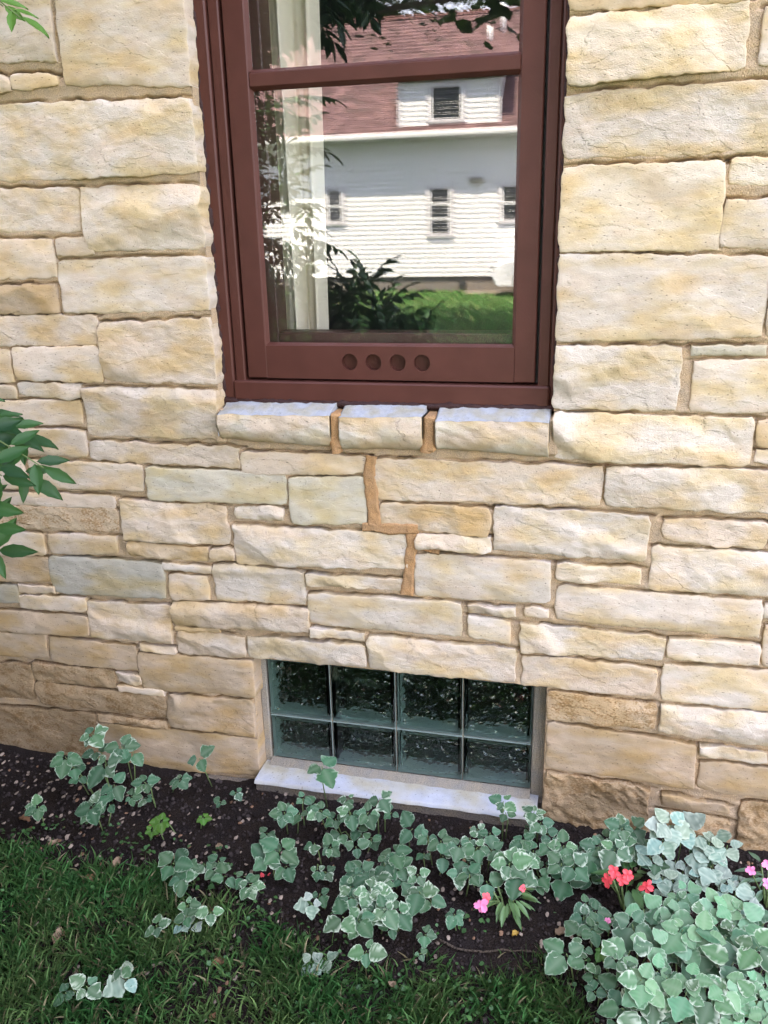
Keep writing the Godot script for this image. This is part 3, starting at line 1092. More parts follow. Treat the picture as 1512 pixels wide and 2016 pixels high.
	for line in [[Vector3(-1.0, 1.19, -0.058), Vector3(-1.0, 2.76, -0.058)], [Vector3(-0.1035, 1.19, -0.058), Vector3(-0.1035, 2.76, -0.058)], [Vector3(-1.0, 1.192, -0.050), Vector3(-0.1035, 1.192, -0.050)]]:
		var pts := []
		var rad := []
		var d: Vector3 = line[1] - line[0]
		var n := int(d.length() / 0.012)
		for k in n + 1:
			var q: Vector3 = line[0] + d * (float(k) / n)
			var o := n_low.get_noise_2d(q.y * 22.0 + line[0].x * 30.0, q.x * 22.0)
			pts.append(q + Vector3(0.003 * o, 0.003 * o, 0.004 * o))
			rad.append(0.0105 + 0.007 * n_low.get_noise_2d(q.y * 45.0 + 9.0, q.x * 45.0))
		tube(st, pts, rad, 7)
	put("caulk", done(st), mats.caulk, w)


# ============================================================ the glass block window
func build_block_window():
	var st := st_new()
	bc(st, Vector3(BX0, BY0 - 0.02, -0.15), Vector3(-0.9405, BY1, -0.062), 0.004)
	bc(st, Vector3(-0.1305, BY0 - 0.02, -0.15), Vector3(BX1, BY1, -0.060), 0.004)
	quad(st, Vector3(-0.9405, 0.052, -0.064), Vector3(-0.1305, 0.052, -0.064), Vector3(-0.1305, 0.040, -0.028), Vector3(-0.9405, 0.040, -0.028), Vector3(0, 1, 1))
	bc(st, Vector3(-0.9405, -0.05, -0.15), Vector3(-0.1305, 0.051, -0.066))
	for x in [-0.737, -0.535, -0.333]:
		bc(st, Vector3(x - 0.0025, 0.051, -0.135), Vector3(x + 0.0025, 0.41, -0.072))
	bc(st, Vector3(-0.9405, 0.2015, -0.135), Vector3(-0.1305, 0.2065, -0.073))
	bc(st, Vector3(-0.9405, 0.405, -0.15), Vector3(-0.1305, 0.43, -0.07))
	var w := put("basement_window", done(st), mats.grey_mortar, house)
	w.set_meta("label", "basement window of eight rippled glass blocks in grey mortar")
	var meshes := []
	for hh in [0.148, 0.198]:
		meshes.append(block_mesh(0.197, hh))
	for r in 2:
		for k in 4:
			var b := put("glass_block", meshes[r], null, w)
			b.position = Vector3(-0.838 + 0.202 * k, [0.127, 0.306][r], -0.098)
			if r == 1 and k % 2 == 1:
				b.rotation_degrees = Vector3(0, 0, 180)
	# poured concrete ledge at the foot
	var nu := 70
	var prof := [Vector2(-0.07, 0.036), Vector2(-0.03, 0.041), Vector2(0.0, 0.041), Vector2(0.04, 0.039), Vector2(0.047, 0.036), Vector2(0.050, 0.028)]
	var pts := PackedVector3Array()
	for q in prof:
		for i in nu:
			var x := lerpf(-0.958, -0.106, i / float(nu - 1))
			var o := n_low.get_noise_2d(x * 14.0, q.x * 14.0 + q.y * 20.0)
			pts.append(Vector3(x, q.y + 0.002 * o, q.x + 0.004 * n_low.get_noise_2d(x * 9.0, 2.0) * (1.0 if q.x > 0.02 else 0.0)))
	var led := put("concrete_ledge", sheet(pts, nu, prof.size(), PackedColorArray(), Vector3(0, 1, 1)), mats.concrete, w)
	led.set_meta("label", "pale poured concrete ledge")
	box_part("ledge_face", Vector3(-0.956, -0.06, -0.03), Vector3(-0.108, 0.027, 0.047), mats.foundation, w, 0.003)
	# rough footing that shows below the lowest stones
	st = st_new()
	bc(st, Vector3(-3.1, -0.2, -0.03), Vector3(-0.98, -0.004, 0.016), 0.006)
	bc(st, Vector3(-0.095, -0.2, -0.03), Vector3(1.7, -0.012, 0.014), 0.006)
	put("footing", done(st), mats.foundation, house)


func block_mesh(w: float, h: float) -> ArrayMesh:
	var st := st_new()
	var d := 0.076
	var e := 0.005
	var fx := w * 0.5
	var fy := h * 0.5
	var fz := d * 0.5
	# front and back faces with eased edges
	for s in [1.0, -1.0]:
		var a := [Vector3(-fx + e, -fy + e, s * fz), Vector3(fx - e, -fy + e, s * fz), Vector3(fx - e, fy - e, s * fz), Vector3(-fx + e, fy - e, s * fz)]
		var o := [Vector3(-fx, -fy, s * (fz - e)), Vector3(fx, -fy, s * (fz - e)), Vector3(fx, fy, s * (fz - e)), Vector3(-fx, fy, s * (fz - e))]
		quad(st, a[0], a[1], a[2], a[3], Vector3(0, 0, s))
		for k in 4:
			var k2 := (k + 1) % 4
			quad(st, a[k], a[k2], o[k2], o[k], (a[k] + a[k2]) * 0.5 + Vector3(0, 0, s * 0.02))
	# hollow: smooth sides, rippled front and back
	var iw := w * 0.5 - 0.012
	var ih := h * 0.5 - 0.012
	var n := 34
	for s in [1.0, -1.0]:
		for j in n:
			for i in n:
				var c := []
				for k in [[0, 0], [1, 0], [1, 1], [0, 1]]:
					var u := lerpf(-iw, iw, float(i + k[0]) / n)
					var v := lerpf(-ih, ih, float(j + k[1]) / n)
					var lim := (1.0 if (i + k[0]) % n > 0 and (j + k[1]) % n > 0 else 0.0)
					var rp := 0.0019 * n_fine.get_noise_2d(u * 17.0 + s * 9.0 + v * 8.0, v * 17.0 - u * 6.0) + 0.0009 * n_low.get_noise_2d(u * 34.0, v * 34.0 + s)
					c.append(Vector3(u, v, s * (fz - 0.009) + rp * lim))
				quad(st, c[0], c[1], c[2], c[3], Vector3(0, 0, -s))
	var zz := fz - 0.009
	for s in [1.0, -1.0]:
		quad(st, Vector3(s * iw, -ih, -zz), Vector3(s * iw, ih, -zz), Vector3(s * iw, ih, zz), Vector3(s * iw, -ih, zz), Vector3(-s, 0, 0))
		quad(st, Vector3(-iw, s * ih, -zz), Vector3(iw, s * ih, -zz), Vector3(iw, s * ih, zz), Vector3(-iw, s * ih, zz), Vector3(0, -s, 0))
	var m := done(st)
	# the four edges are coated where the block is bedded in mortar
	st = st_new()
	for s in [1.0, -1.0]:
		var q := fz - e
		quad(st, Vector3(s * fx, -fy, -q), Vector3(s * fx, fy, -q), Vector3(s * fx, fy, q), Vector3(s * fx, -fy, q), Vector3(s, 0, 0))
		quad(st, Vector3(-fx, s * fy, -q), Vector3(fx, s * fy, -q), Vector3(fx, s * fy, q), Vector3(-fx, s * fy, q), Vector3(0, s, 0))
	st.generate_normals()
	m = st.commit(m)
	m.surface_set_material(0, mats.block)
	m.surface_set_material(1, mats.coat)
	return m


func build_curtain():
	var nu := 60
	var nv := 12
	var p := PackedVector3Array()
	for j in nv:
		var y := lerpf(1.0, 2.78, j / float(nv - 1))
		for i in nu:
			var u := i / float(nu - 1)
			var x := lerpf(-1.05, -0.778 + 0.006 * (y - 1.3), u)
			var f := sin(u * 22.0 + 0.3 * sin(y * 1.5)) * 0.022 + 0.010 * sin(u * 47.0 + 1.0 + y * 0.4)
			p.append(Vector3(x + 0.006 * sin(y * 2.0 + u * 9.0), y, -0.33 + f))
	var c := put("curtain", sheet(p, nu, nv, PackedColorArray(), Vector3(0, 0, 1)), mats.curtain)
	tag(c, "pale pleated curtain hanging inside the left side of the brown window", "curtain")


# ============================================================ the white house across the lawn (mirrored in the pane)
const HZ := 20.4


func boards(st: SurfaceTool, x0: float, x1: float, y0: float, y1: float, z: float, lap := 0.118) -> void:
	var n := int(ceil((y1 - y0) / lap))
	for k in n:
		var a := y0 + k * lap
		var b := minf(a + lap, y1)
		quad(st, Vector3(x0, a, z - 0.042), Vector3(x1, a, z - 0.042), Vector3(x1, b, z - 0.004), Vector3(x0, b, z - 0.004), Vector3(0, 0.1, -1))
		quad(st, Vector3(x0, a, z - 0.042), Vector3(x1, a, z - 0.042), Vector3(x1, a, z), Vector3(x0, a, z), Vector3(0, -1, 0))


func far_window(h: Node3D, x0: float, x1: float, y0: float, y1: float, z: float, bars := 1) -> void:
	var st := st_new()
	var t := 0.09
	bc(st, Vector3(x0 - t, y0 - t, z - 0.06), Vector3(x0, y1 + t, z + 0.02), 0.006)
	bc(st, Vector3(x1, y0 - t, z - 0.06), Vector3(x1 + t, y1 + t, z + 0.02), 0.006)
	bc(st, Vector3(x0, y1, z - 0.06), Vector3(x1, y1 + t, z + 0.02), 0.006)
	bc(st, Vector3(x0 - 0.02, y0 - t, z - 0.075), Vector3(x1 + 0.02, y0, z + 0.02), 0.006)
	var w := put("window", done(st), mats.trim, h)
	box_part("pane", Vector3(x0, y0, z - 0.030), Vector3(x1, y1, z - 0.026), mats.dark_glass, w, 0.0)
	for k in bars:
		var y := lerpf(y0, y1, (k + 1.0) / (bars + 1.0))
		box_part("sash_bar", Vector3(x0 + 0.046, y - 0.025, z - 0.05), Vector3(x1 - 0.046, y + 0.025, z - 0.024), mats.white, w, 0.004)
	box_part("sash_bar", Vector3(x0, y0, z - 0.051), Vector3(x0 + 0.045, y1, z - 0.024), mats.white, w, 0.004)
	box_part("sash_bar", Vector3(x1 - 0.045, y0, z - 0.051), Vector3(x1, y1, z - 0.024), mats.white, w, 0.004)


func build_white_house():
	var h := thing("white_house", "white clapboard house with red-brown shingle roof and dormer, mirrored in the window", "house")
	var st := st_new()
	bc(st, Vector3(-11.3, 0.36, HZ), Vector3(3.0, 3.72, 25.9))
	boards(st, -11.3, 3.0, 0.36, 3.72, HZ)
	put("siding", done(st), mats.siding, h)
	box_part("foundation", Vector3(-11.25, -0.3, HZ + 0.02), Vector3(2.95, 0.36, 25.85), mats.block_wall, h)
	# roof: hipped at the left end, laid in lapped shingle courses
	var e0 := Vector3(-11.8, 3.74, 19.9)
	var run := 3.2
	var rise := 3.12
	st = st_new()
	var n := 32
	for k in n:
		var t0 := float(k) / n
		var t1 := float(k + 1) / n
		var xl0 := e0.x + run * t0
		var xr0 := 3.5 - run * t0 * 0.02
		var x := xl0
		while x < xr0:
			var x2 := minf(x + 0.31, xr0)
			if xr0 - x2 < 0.1:
				x2 = xr0
			var tone := rr(0.72, 1.18)
			var c := Color(0.33 * tone, 0.215 * tone, 0.24 * tone)
			if rng.randf() < 0.12:
				c = c.lerp(Color(0.18, 0.14, 0.145), 0.6)
			st.set_color(c)
			var up := 0.022 + rr(0.0, 0.008)
			var a := Vector3(x, e0.y + rise * t0 + up, e0.z + run * t0 - up)
			var b := Vector3(x2, a.y, a.z)
			var sh := run * (t1 - t0)
			var xa := x + (sh if x == xl0 else 0.0)
			quad(st, a, b, Vector3(x2, e0.y + rise * t1, e0.z + run * t1), Vector3(maxf(x, xa), e0.y + rise * t1, e0.z + run * t1), Vector3(0, 1, -1))
			quad(st, a, b, b - Vector3(0, up, -up), a - Vector3(0, up, -up), Vector3(0, -1, -1))
			x = x2
	st.set_color(Color(0.33, 0.18, 0.19))
	var ap := Vector3(e0.x + run, e0.y + rise, e0.z + run)
	tri(st, e0, Vector3(e0.x, e0.y, e0.z + 2 * run), ap, Vector3(-1, 1, 0))
	quad(st, Vector3(e0.x, e0.y, e0.z + 2 * run), Vector3(3.5, e0.y, e0.z + 2 * run), Vector3(3.45, ap.y, ap.z), ap, Vector3(0, 1, 1))
	tri(st, Vector3(3.5, e0.y, e0.z), Vector3(3.5, e0.y, e0.z + 2 * run), Vector3(3.45, ap.y, ap.z), Vector3(1, 0, 0))
	var roof := put("roof", done(st), mats.shingle, h)
	st = st_new()
	st.set_color(Color(0.32, 0.18, 0.185))
	bc(st, Vector3(ap.x - 0.1, ap.y - 0.02, ap.z - 0.09), Vector3(3.48, ap.y + 0.05, ap.z + 0.09), 0.03)
	put("ridge_cap", done(st), mats.shingle, roof)
	for q in [[-2.82, 24.6 - 2.12, 0.62], [-3.13, 24.4 - 2.12, 0.30]]:
		st = st_new(true)
		var y: float = e0.y + (q[1] - e0.z) / run * rise
		tube(st, [Vector3(q[0], y - 0.1, q[1]), Vector3(q[0], y + q[2], q[1])], [0.055, 0.055], 10)
		put("vent_pipe", done(st), mats.white, roof)
	# eave: soffit, fascia and gutter
	st = st_new()
	bc(st, Vector3(-11.8, 3.62, 19.96), Vector3(3.45, 3.72, HZ))
	put("soffit", done(st), mats.trim, h)
	st = st_new()
	bc(st, Vector3(-11.85, 3.64, 19.84), Vector3(3.5, 3.76, 19.955), 0.02)
	put("gutter", done(st), mats.white, h)
	# dormer
	st = st_new()
	var dz := 20.08
	var dn := put("dormer", dormer_mesh(dz), mats.siding, h)
	dn.set_meta("label", "white clapboard dormer")
	st = st_new()
	st.set_color(Color(0.33, 0.18, 0.19))
	var top := 5.0
	for q in [[0.0, UP], [-0.10, Vector3(0, -1, 0)]]:
		var o := Vector3(0, q[0], 0)
		quad(st, Vector3(-5.25, top + 0.02, dz - 0.22) + o, Vector3(-2.35, top + 0.02, dz - 0.22) + o, Vector3(-2.35, top + 0.65, dz + 2.1) + o, Vector3(-5.25, top + 0.65, dz + 2.1) + o, q[1])
	quad(st, Vector3(-5.25, top + 0.02, dz - 0.22), Vector3(-2.35, top + 0.02, dz - 0.22), Vector3(-2.35, top - 0.08, dz - 0.22), Vector3(-5.25, top - 0.08, dz - 0.22), Vector3(0, 0, -1))
	put("dormer_roof", done(st), mats.shingle, h)
	st = st_new()
	for x in [-5.02, -2.62]:
		bc(st, Vector3(x - 0.055, 3.85, dz - 0.04), Vector3(x + 0.055, top - 0.06, dz + 0.03), 0.006)
	bc(st, Vector3(-5.10, 3.80, dz - 0.05), Vector3(-2.54, 3.88, dz + 0.03), 0.006)
	put("dormer_trim", done(st), mats.trim, h)
	far_window(h, -4.25, -3.49, 4.03, 4.72, dz - 0.01, 0)
	far_window(h, -4.36, -3.82, 1.40, 2.46, HZ - 0.01, 2)
	far_window(h, -2.55, -1.75, 1.70, 2.46, HZ - 0.01, 1)
	far_window(h, -7.05, -6.65, 1.75, 2.50, HZ - 0.01, 1)
	box_part("vent_cover", Vector3(-4.35, 2.90, HZ - 0.07), Vector3(-4.17, 3.06, HZ + 0.01), mats.white, h, 0.01)
	box_part("wall_lamp", Vector3(-3.34, 2.58, HZ - 0.16), Vector3(-3.0, 2.72, HZ + 0.01), mats.metal, h, 0.03)
	box_part("cellar_vent", Vector3(-3.62, 0.08, HZ - 0.02), Vector3(-3.42, 0.33, HZ + 0.05), mats.dark, h, 0.01)


func dormer_mesh(dz: float) -> ArrayMesh:
	var st := st_new()
	boards(st, -5.02, -2.62, 3.80, 5.0, dz, 0.115)
	for x in [[-5.02, -1.0], [-2.62, 1.0]]:
		quad(st, Vector3(x[0], 3.7, dz), Vector3(x[0], 5.0, dz), Vector3(x[0], 5.6, dz + 2.1), Vector3(x[0], 3.7, dz + 2.1), Vector3(x[1], 0, 0))
	return done(st)


# ============================================================ trees
func tree(called: String, label: String, at: Vector3, trunk_h: float, trunk_r: float, blobs: Array, clumps: int, per: int, size: float, tone: Color) -> void:
	var t := thing(called, label, "tree", at)
	var st := st_new(true)
	tube(st, [Vector3(0, -0.2, 0), Vector3(0.03, trunk_h * 0.3, 0), Vector3(-0.05, trunk_h * 0.7, 0.05), Vector3(0, trunk_h, 0)], [trunk_r * 1.25, trunk_r, trunk_r * 0.85, trunk_r * 0.7], 12)
	for b in blobs:
		var c: Vector3 = b[0]
		for k in (3 if b.size() < 3 else 2):
			var e := c + Vector3(rr(-0.5, 0.5) * b[1].x, rr(-0.4, 0.4) * b[1].y, rr(-0.5, 0.5) * b[1].z)
			var s := Vector3(0, trunk_h * rr(0.75, 0.98), 0)
			tube(st, [s, s.lerp(e, 0.5) + Vector3(rr(-0.3, 0.3), rr(0.0, 0.4), rr(-0.3, 0.3)), e], [trunk_r * 0.4, trunk_r * 0.22, trunk_r * 0.07], 6)
	put("trunk", done(st), mats.bark, t)
	var where := []
	var cols := []
	var total := 0.0
	for b in blobs:
		total += b[1].x * b[1].y * b[1].z
	for b in blobs:
		var nc: int = b[2] if b.size() > 2 else int(ceil(clumps * b[1].x * b[1].y * b[1].z / total))
		for k in nc:
			var d := Vector3(rr(-1, 1), rr(-1, 1), rr(-1, 1))
			while d.length() > 1.0:
				d = Vector3(rr(-1, 1), rr(-1, 1), rr(-1, 1))
			d = d.normalized() * lerpf(0.45, 1.0, sqrt(rng.randf()))
			var c: Vector3 = b[0] + d * b[1]
			var rad: float = rr(4.0, 7.5) * size * (0.55 if b.size() > 2 and b[2] < 70 else 1.0)
			for q in per:
				var o := Vector3(rr(-1, 1), rr(-0.7, 0.7), rr(-1, 1)) * rad
				var bs := Basis.from_euler(Vector3(rr(-0.9, 0.4), rr(0, TAU), rr(-0.7, 0.7))).scaled(Vector3.ONE * size * rr(0.7, 1.3))
				where.append(Transform3D(bs, c + o))
				var f := rr(0.7, 1.3)
				cols.append(Color(tone.r * f, tone.g * f, tone.b * f))
	scatter("crown", leaf_blade(), mats.tree_leaf, where, cols, t)


func leaf_blade() -> ArrayMesh:
	if leaf_meshes.has("blade"):
		return leaf_meshes["blade"]
	var p := PackedVector3Array([Vector3(0, 0, 0), Vector3(0.42, 0.06, 0.35), Vector3(0.30, 0.0, 0.72), Vector3(0, -0.10, 1.0), Vector3(-0.30, 0.0, 0.72), Vector3(-0.42, 0.06, 0.35), Vector3(0, -0.02, 0.5)])
	var ix := PackedInt32Array([6, 0, 1, 6, 1, 2, 6, 2, 3, 6, 3, 4, 6, 4, 5, 6, 5, 0])
	leaf_meshes["blade"] = indexed(p, ix, PackedColorArray())
	return leaf_meshes["blade"]


func build_trees():
	tree("maple_tree", "large dark maple on the lawn whose leaves hang over the mirrored roof", Vector3(-6.4, 0, 8.0), 3.6, 0.28,
		[[Vector3(0, 7.2, 0), Vector3(3.6, 2.8, 3.4)], [Vector3(2.8, 5.3, 0.6), Vector3(2.0, 1.35, 2.2)], [Vector3(-2.0, 5.6, -0.8), Vector3(2.2, 1.5, 2.2)], [Vector3(4.9, 4.55, 1.0), Vector3(0.45, 0.95, 0.5)], [Vector3(0.4, 5.2, 2.6), Vector3(2.2, 1.4, 1.8)], [Vector3(3.4, 7.2, -2.5), Vector3(3.0, 2.0, 2.5)], [Vector3(5.6, 7.6, -1.2), Vector3(2.2, 1.9, 2.2)], [Vector3(2.2, 5.8, -4.3), Vector3(2.3, 1.1, 1.5)], [Vector3(6.1, 3.65, -4.8), Vector3(1.8, 0.5, 1.5), 64], [Vector3(3.4, 6.2, 2.5), Vector3(2.8, 1.6, 2.6), 150], [Vector3(5.0, 6.6, 1.5), Vector3(1.8, 1.2, 2.0), 80], [Vector3(5.78, 3.15, -4.9), Vector3(0.18, 0.30, 0.25), 3]],  # outer crown blobs and low limb: unseen, added to darken the left ground
		950, 46, 0.115, Color(0.045, 0.085, 0.022))
	tree("ash_tree", "tall green tree behind the white house's hipped roof end", Vector3(-12.5, 0, 31.0), 5.0, 0.35,
		[[Vector3(0, 11.0, 0), Vector3(6.5, 7.5, 4.5)], [Vector3(5.5, 10.0, 1.0), Vector3(4.0, 5.0, 3.5)]],
		480, 40, 0.26, Color(0.06, 0.11, 0.03))
	tree("oak_tree", "broad dark tree behind the right half of the white house", Vector3(5.0, 0, 33.0), 5.0, 0.4,
		[[Vector3(0, 11.0, 0), Vector3(7.0, 7.5, 4.5)], [Vector3(-5.5, 12.0, 0.5), Vector3(4.0, 4.5, 3.5)]],
		480, 40, 0.26, Color(0.045, 0.085, 0.025))


# ============================================================ car
func build_car():
	var c := thing("parked_car", "white car parked in front of the white clapboard house", "car", Vector3(-0.3, 0, 19.2))
	var prof := [Vector2(-2.22, 0.24), Vector2(-2.32, 0.45), Vector2(-2.28, 0.66), Vector2(-2.05, 0.80), Vector2(-1.25, 0.95), Vector2(-0.55, 1.38), Vector2(0.1, 1.46), Vector2(0.9, 1.42), Vector2(1.6, 1.02), Vector2(2.12, 0.98), Vector2(2.22, 0.70), Vector2(2.18, 0.26)]
	var zs := [[-0.86, 0.0, 0.35], [-0.84, 0.03, 1.0], [-0.70, 0.06, 1.0], [0.70, 0.06, 1.0], [0.84, 0.03, 1.0], [0.86, 0.0, 0.35]]
	var pts := PackedVector3Array()
	for q in [-0.88, -0.86, -0.80, -0.62, 0.0, 0.62, 0.80, 0.86, 0.88]:
		var r := pow(absf(q) / 0.88, 3.0)
		for v in prof:
			var taper := 1.0 - 0.16 * clampf((v.y - 0.75) / 0.7, 0.0, 1.0)
			var y: float = v.y - 0.10 * r * clampf((v.y - 0.4) * 1.2, 0.0, 1.0)
			pts.append(Vector3(v.x * (1.0 - 0.06 * r), y, q * taper))
	put("body", sheet(pts, prof.size(), 9, PackedColorArray(), UP), mats.paint, c)
	var st := st_new(true)
	for s in [-1.0, 1.0]:
		for k in range(1, prof.size() - 1):
			var a: Vector2 = prof[0]
			var b: Vector2 = prof[k]
			var d: Vector2 = prof[k + 1]
			var f := func(v: Vector2) -> Vector3:
				return Vector3(v.x * 0.94, v.y - 0.10 * clampf((v.y - 0.4) * 1.2, 0.0, 1.0), s * 0.879 * (1.0 - 0.16 * clampf((v.y - 0.75) / 0.7, 0.0, 1.0)))
			tri(st, f.call(a), f.call(b), f.call(d), Vector3(0, 0, s))
	put("side_panel", done(st), mats.paint, c)
	st = st_new()
	for s in [-1.0, 1.0]:
		var z: float = s * 0.80
		quad(st, Vector3(-0.95, 0.92, z * 1.045), Vector3(1.35, 0.95, z * 1.045), Vector3(0.85, 1.28, z * 0.965), Vector3(-0.42, 1.28, z * 0.965), Vector3(0, 0, s))
	quad(st, Vector3(-1.20, 0.985, -0.66), Vector3(-1.20, 0.985, 0.66), Vector3(-0.60, 1.365, 0.58), Vector3(-0.60, 1.365, -0.58), Vector3(-1, 1, 0))
	put("window", done(st), mats.dark_glass, c)
	for x in [-1.42, 1.32]:
		for s in [-1.0, 1.0]:
			st = st_new()
			tube(st, [Vector3(x, 0.31, s * 0.70), Vector3(x, 0.31, s * 0.895)], [0.32, 0.31], 20)
			var wh := put("wheel", done(st), mats.tyre, c)
			st = st_new()
			tube(st, [Vector3(x, 0.31, s * 0.80), Vector3(x, 0.31, s * 0.91)], [0.20, 0.18], 14)
			put("rim", done(st), mats.metal, wh)
	for s in [-1.0, 1.0]:
		box_part("headlight", Vector3(-2.24, 0.58, s * 0.62 - 0.16), Vector3(-1.98, 0.72, s * 0.62 + 0.16), mats.metal, c, 0.03)
		box_part("mirror", Vector3(-0.95, 0.95, s * 0.96 - 0.10), Vector3(-0.78, 1.07, s * 0.96 + 0.10), mats.paint, c, 0.03)


# ============================================================ the shrub at the left, whose sprays enter the frame
func leaflet_mesh(w: float) -> ArrayMesh:
	var key := "leaflet%.2f" % w
	if leaf_meshes.has(key):
		return leaf_meshes[key]
	var p := PackedVector3Array()
	var n := 8
	for j in n + 1:
		var t := float(j) / n
		var hw := w * pow(sin(PI * pow(t, 0.82)), 0.9) * (1.0 + 0.05 * (1 if j % 2 else -1))
		if j == n:
			hw = 0.002
		for s: float in [-1.0, -0.5, 0.0, 0.5, 1.0]:
			p.append(Vector3(s * hw, absf(s) * 0.08 * w * 4.0 - 0.22 * t * t, t))
	leaf_meshes[key] = sheet(p, 5, n + 1, PackedColorArray(), UP)
	return leaf_meshes[key]


func frame_to(dir: Vector3, up: Vector3) -> Basis:   # z runs along DIR, y near UP
	var z := dir.normalized()
	var x := up.cross(z).normalized()
	return Basis(x, z.cross(x), z)


func spray_parts(s: Node3D, a: Vector3, b: Vector3, up: Vector3, pairs: int, len_: float, tone: Color, sag: float) -> void:
	var side := (b - a).cross(up).normalized()
	var pts := []
	var rad := []
	for k in 7:
		var t := k / 6.0
		pts.append(a.lerp(b, t) + Vector3(0, sag * sin(t * PI), 0))
		rad.append(lerpf(0.0026, 0.0012, t))
	var st := st_new(true)
	tube(st, pts, rad, 5)
	put("leaf_stalk", done(st), mats.stalk, s)
	for k in pairs * 2 + 1:
		var tip := k == pairs * 2
		var t := 1.0 if tip else lerpf(0.30, 0.93, floorf(k / 2.0) / maxf(1.0, pairs - 1.0))
		var at: Vector3 = a.lerp(b, t) + Vector3(0, sag * sin(t * PI), 0)
		var sg := -1.0 if k % 2 else 1.0
		var fwd := (b - a).normalized()
		var dir := fwd if tip else (fwd * rr(0.45, 0.75) + side * sg + Vector3(0, rr(-0.5, -0.05), 0)).normalized()
		var m := put("leaflet", leaflet_mesh(0.18 if k % 3 else 0.21), mats["shrub%d" % (3 if tone != Color.WHITE else rng.randi() % 3)], s)
		m.transform = Transform3D(frame_to(dir, up + Vector3(rr(-0.3, 0.3), 0.1, rr(-0.3, 0.3))).scaled(Vector3.ONE * len_ * rr(0.85, 1.12)), at + dir * 0.004)


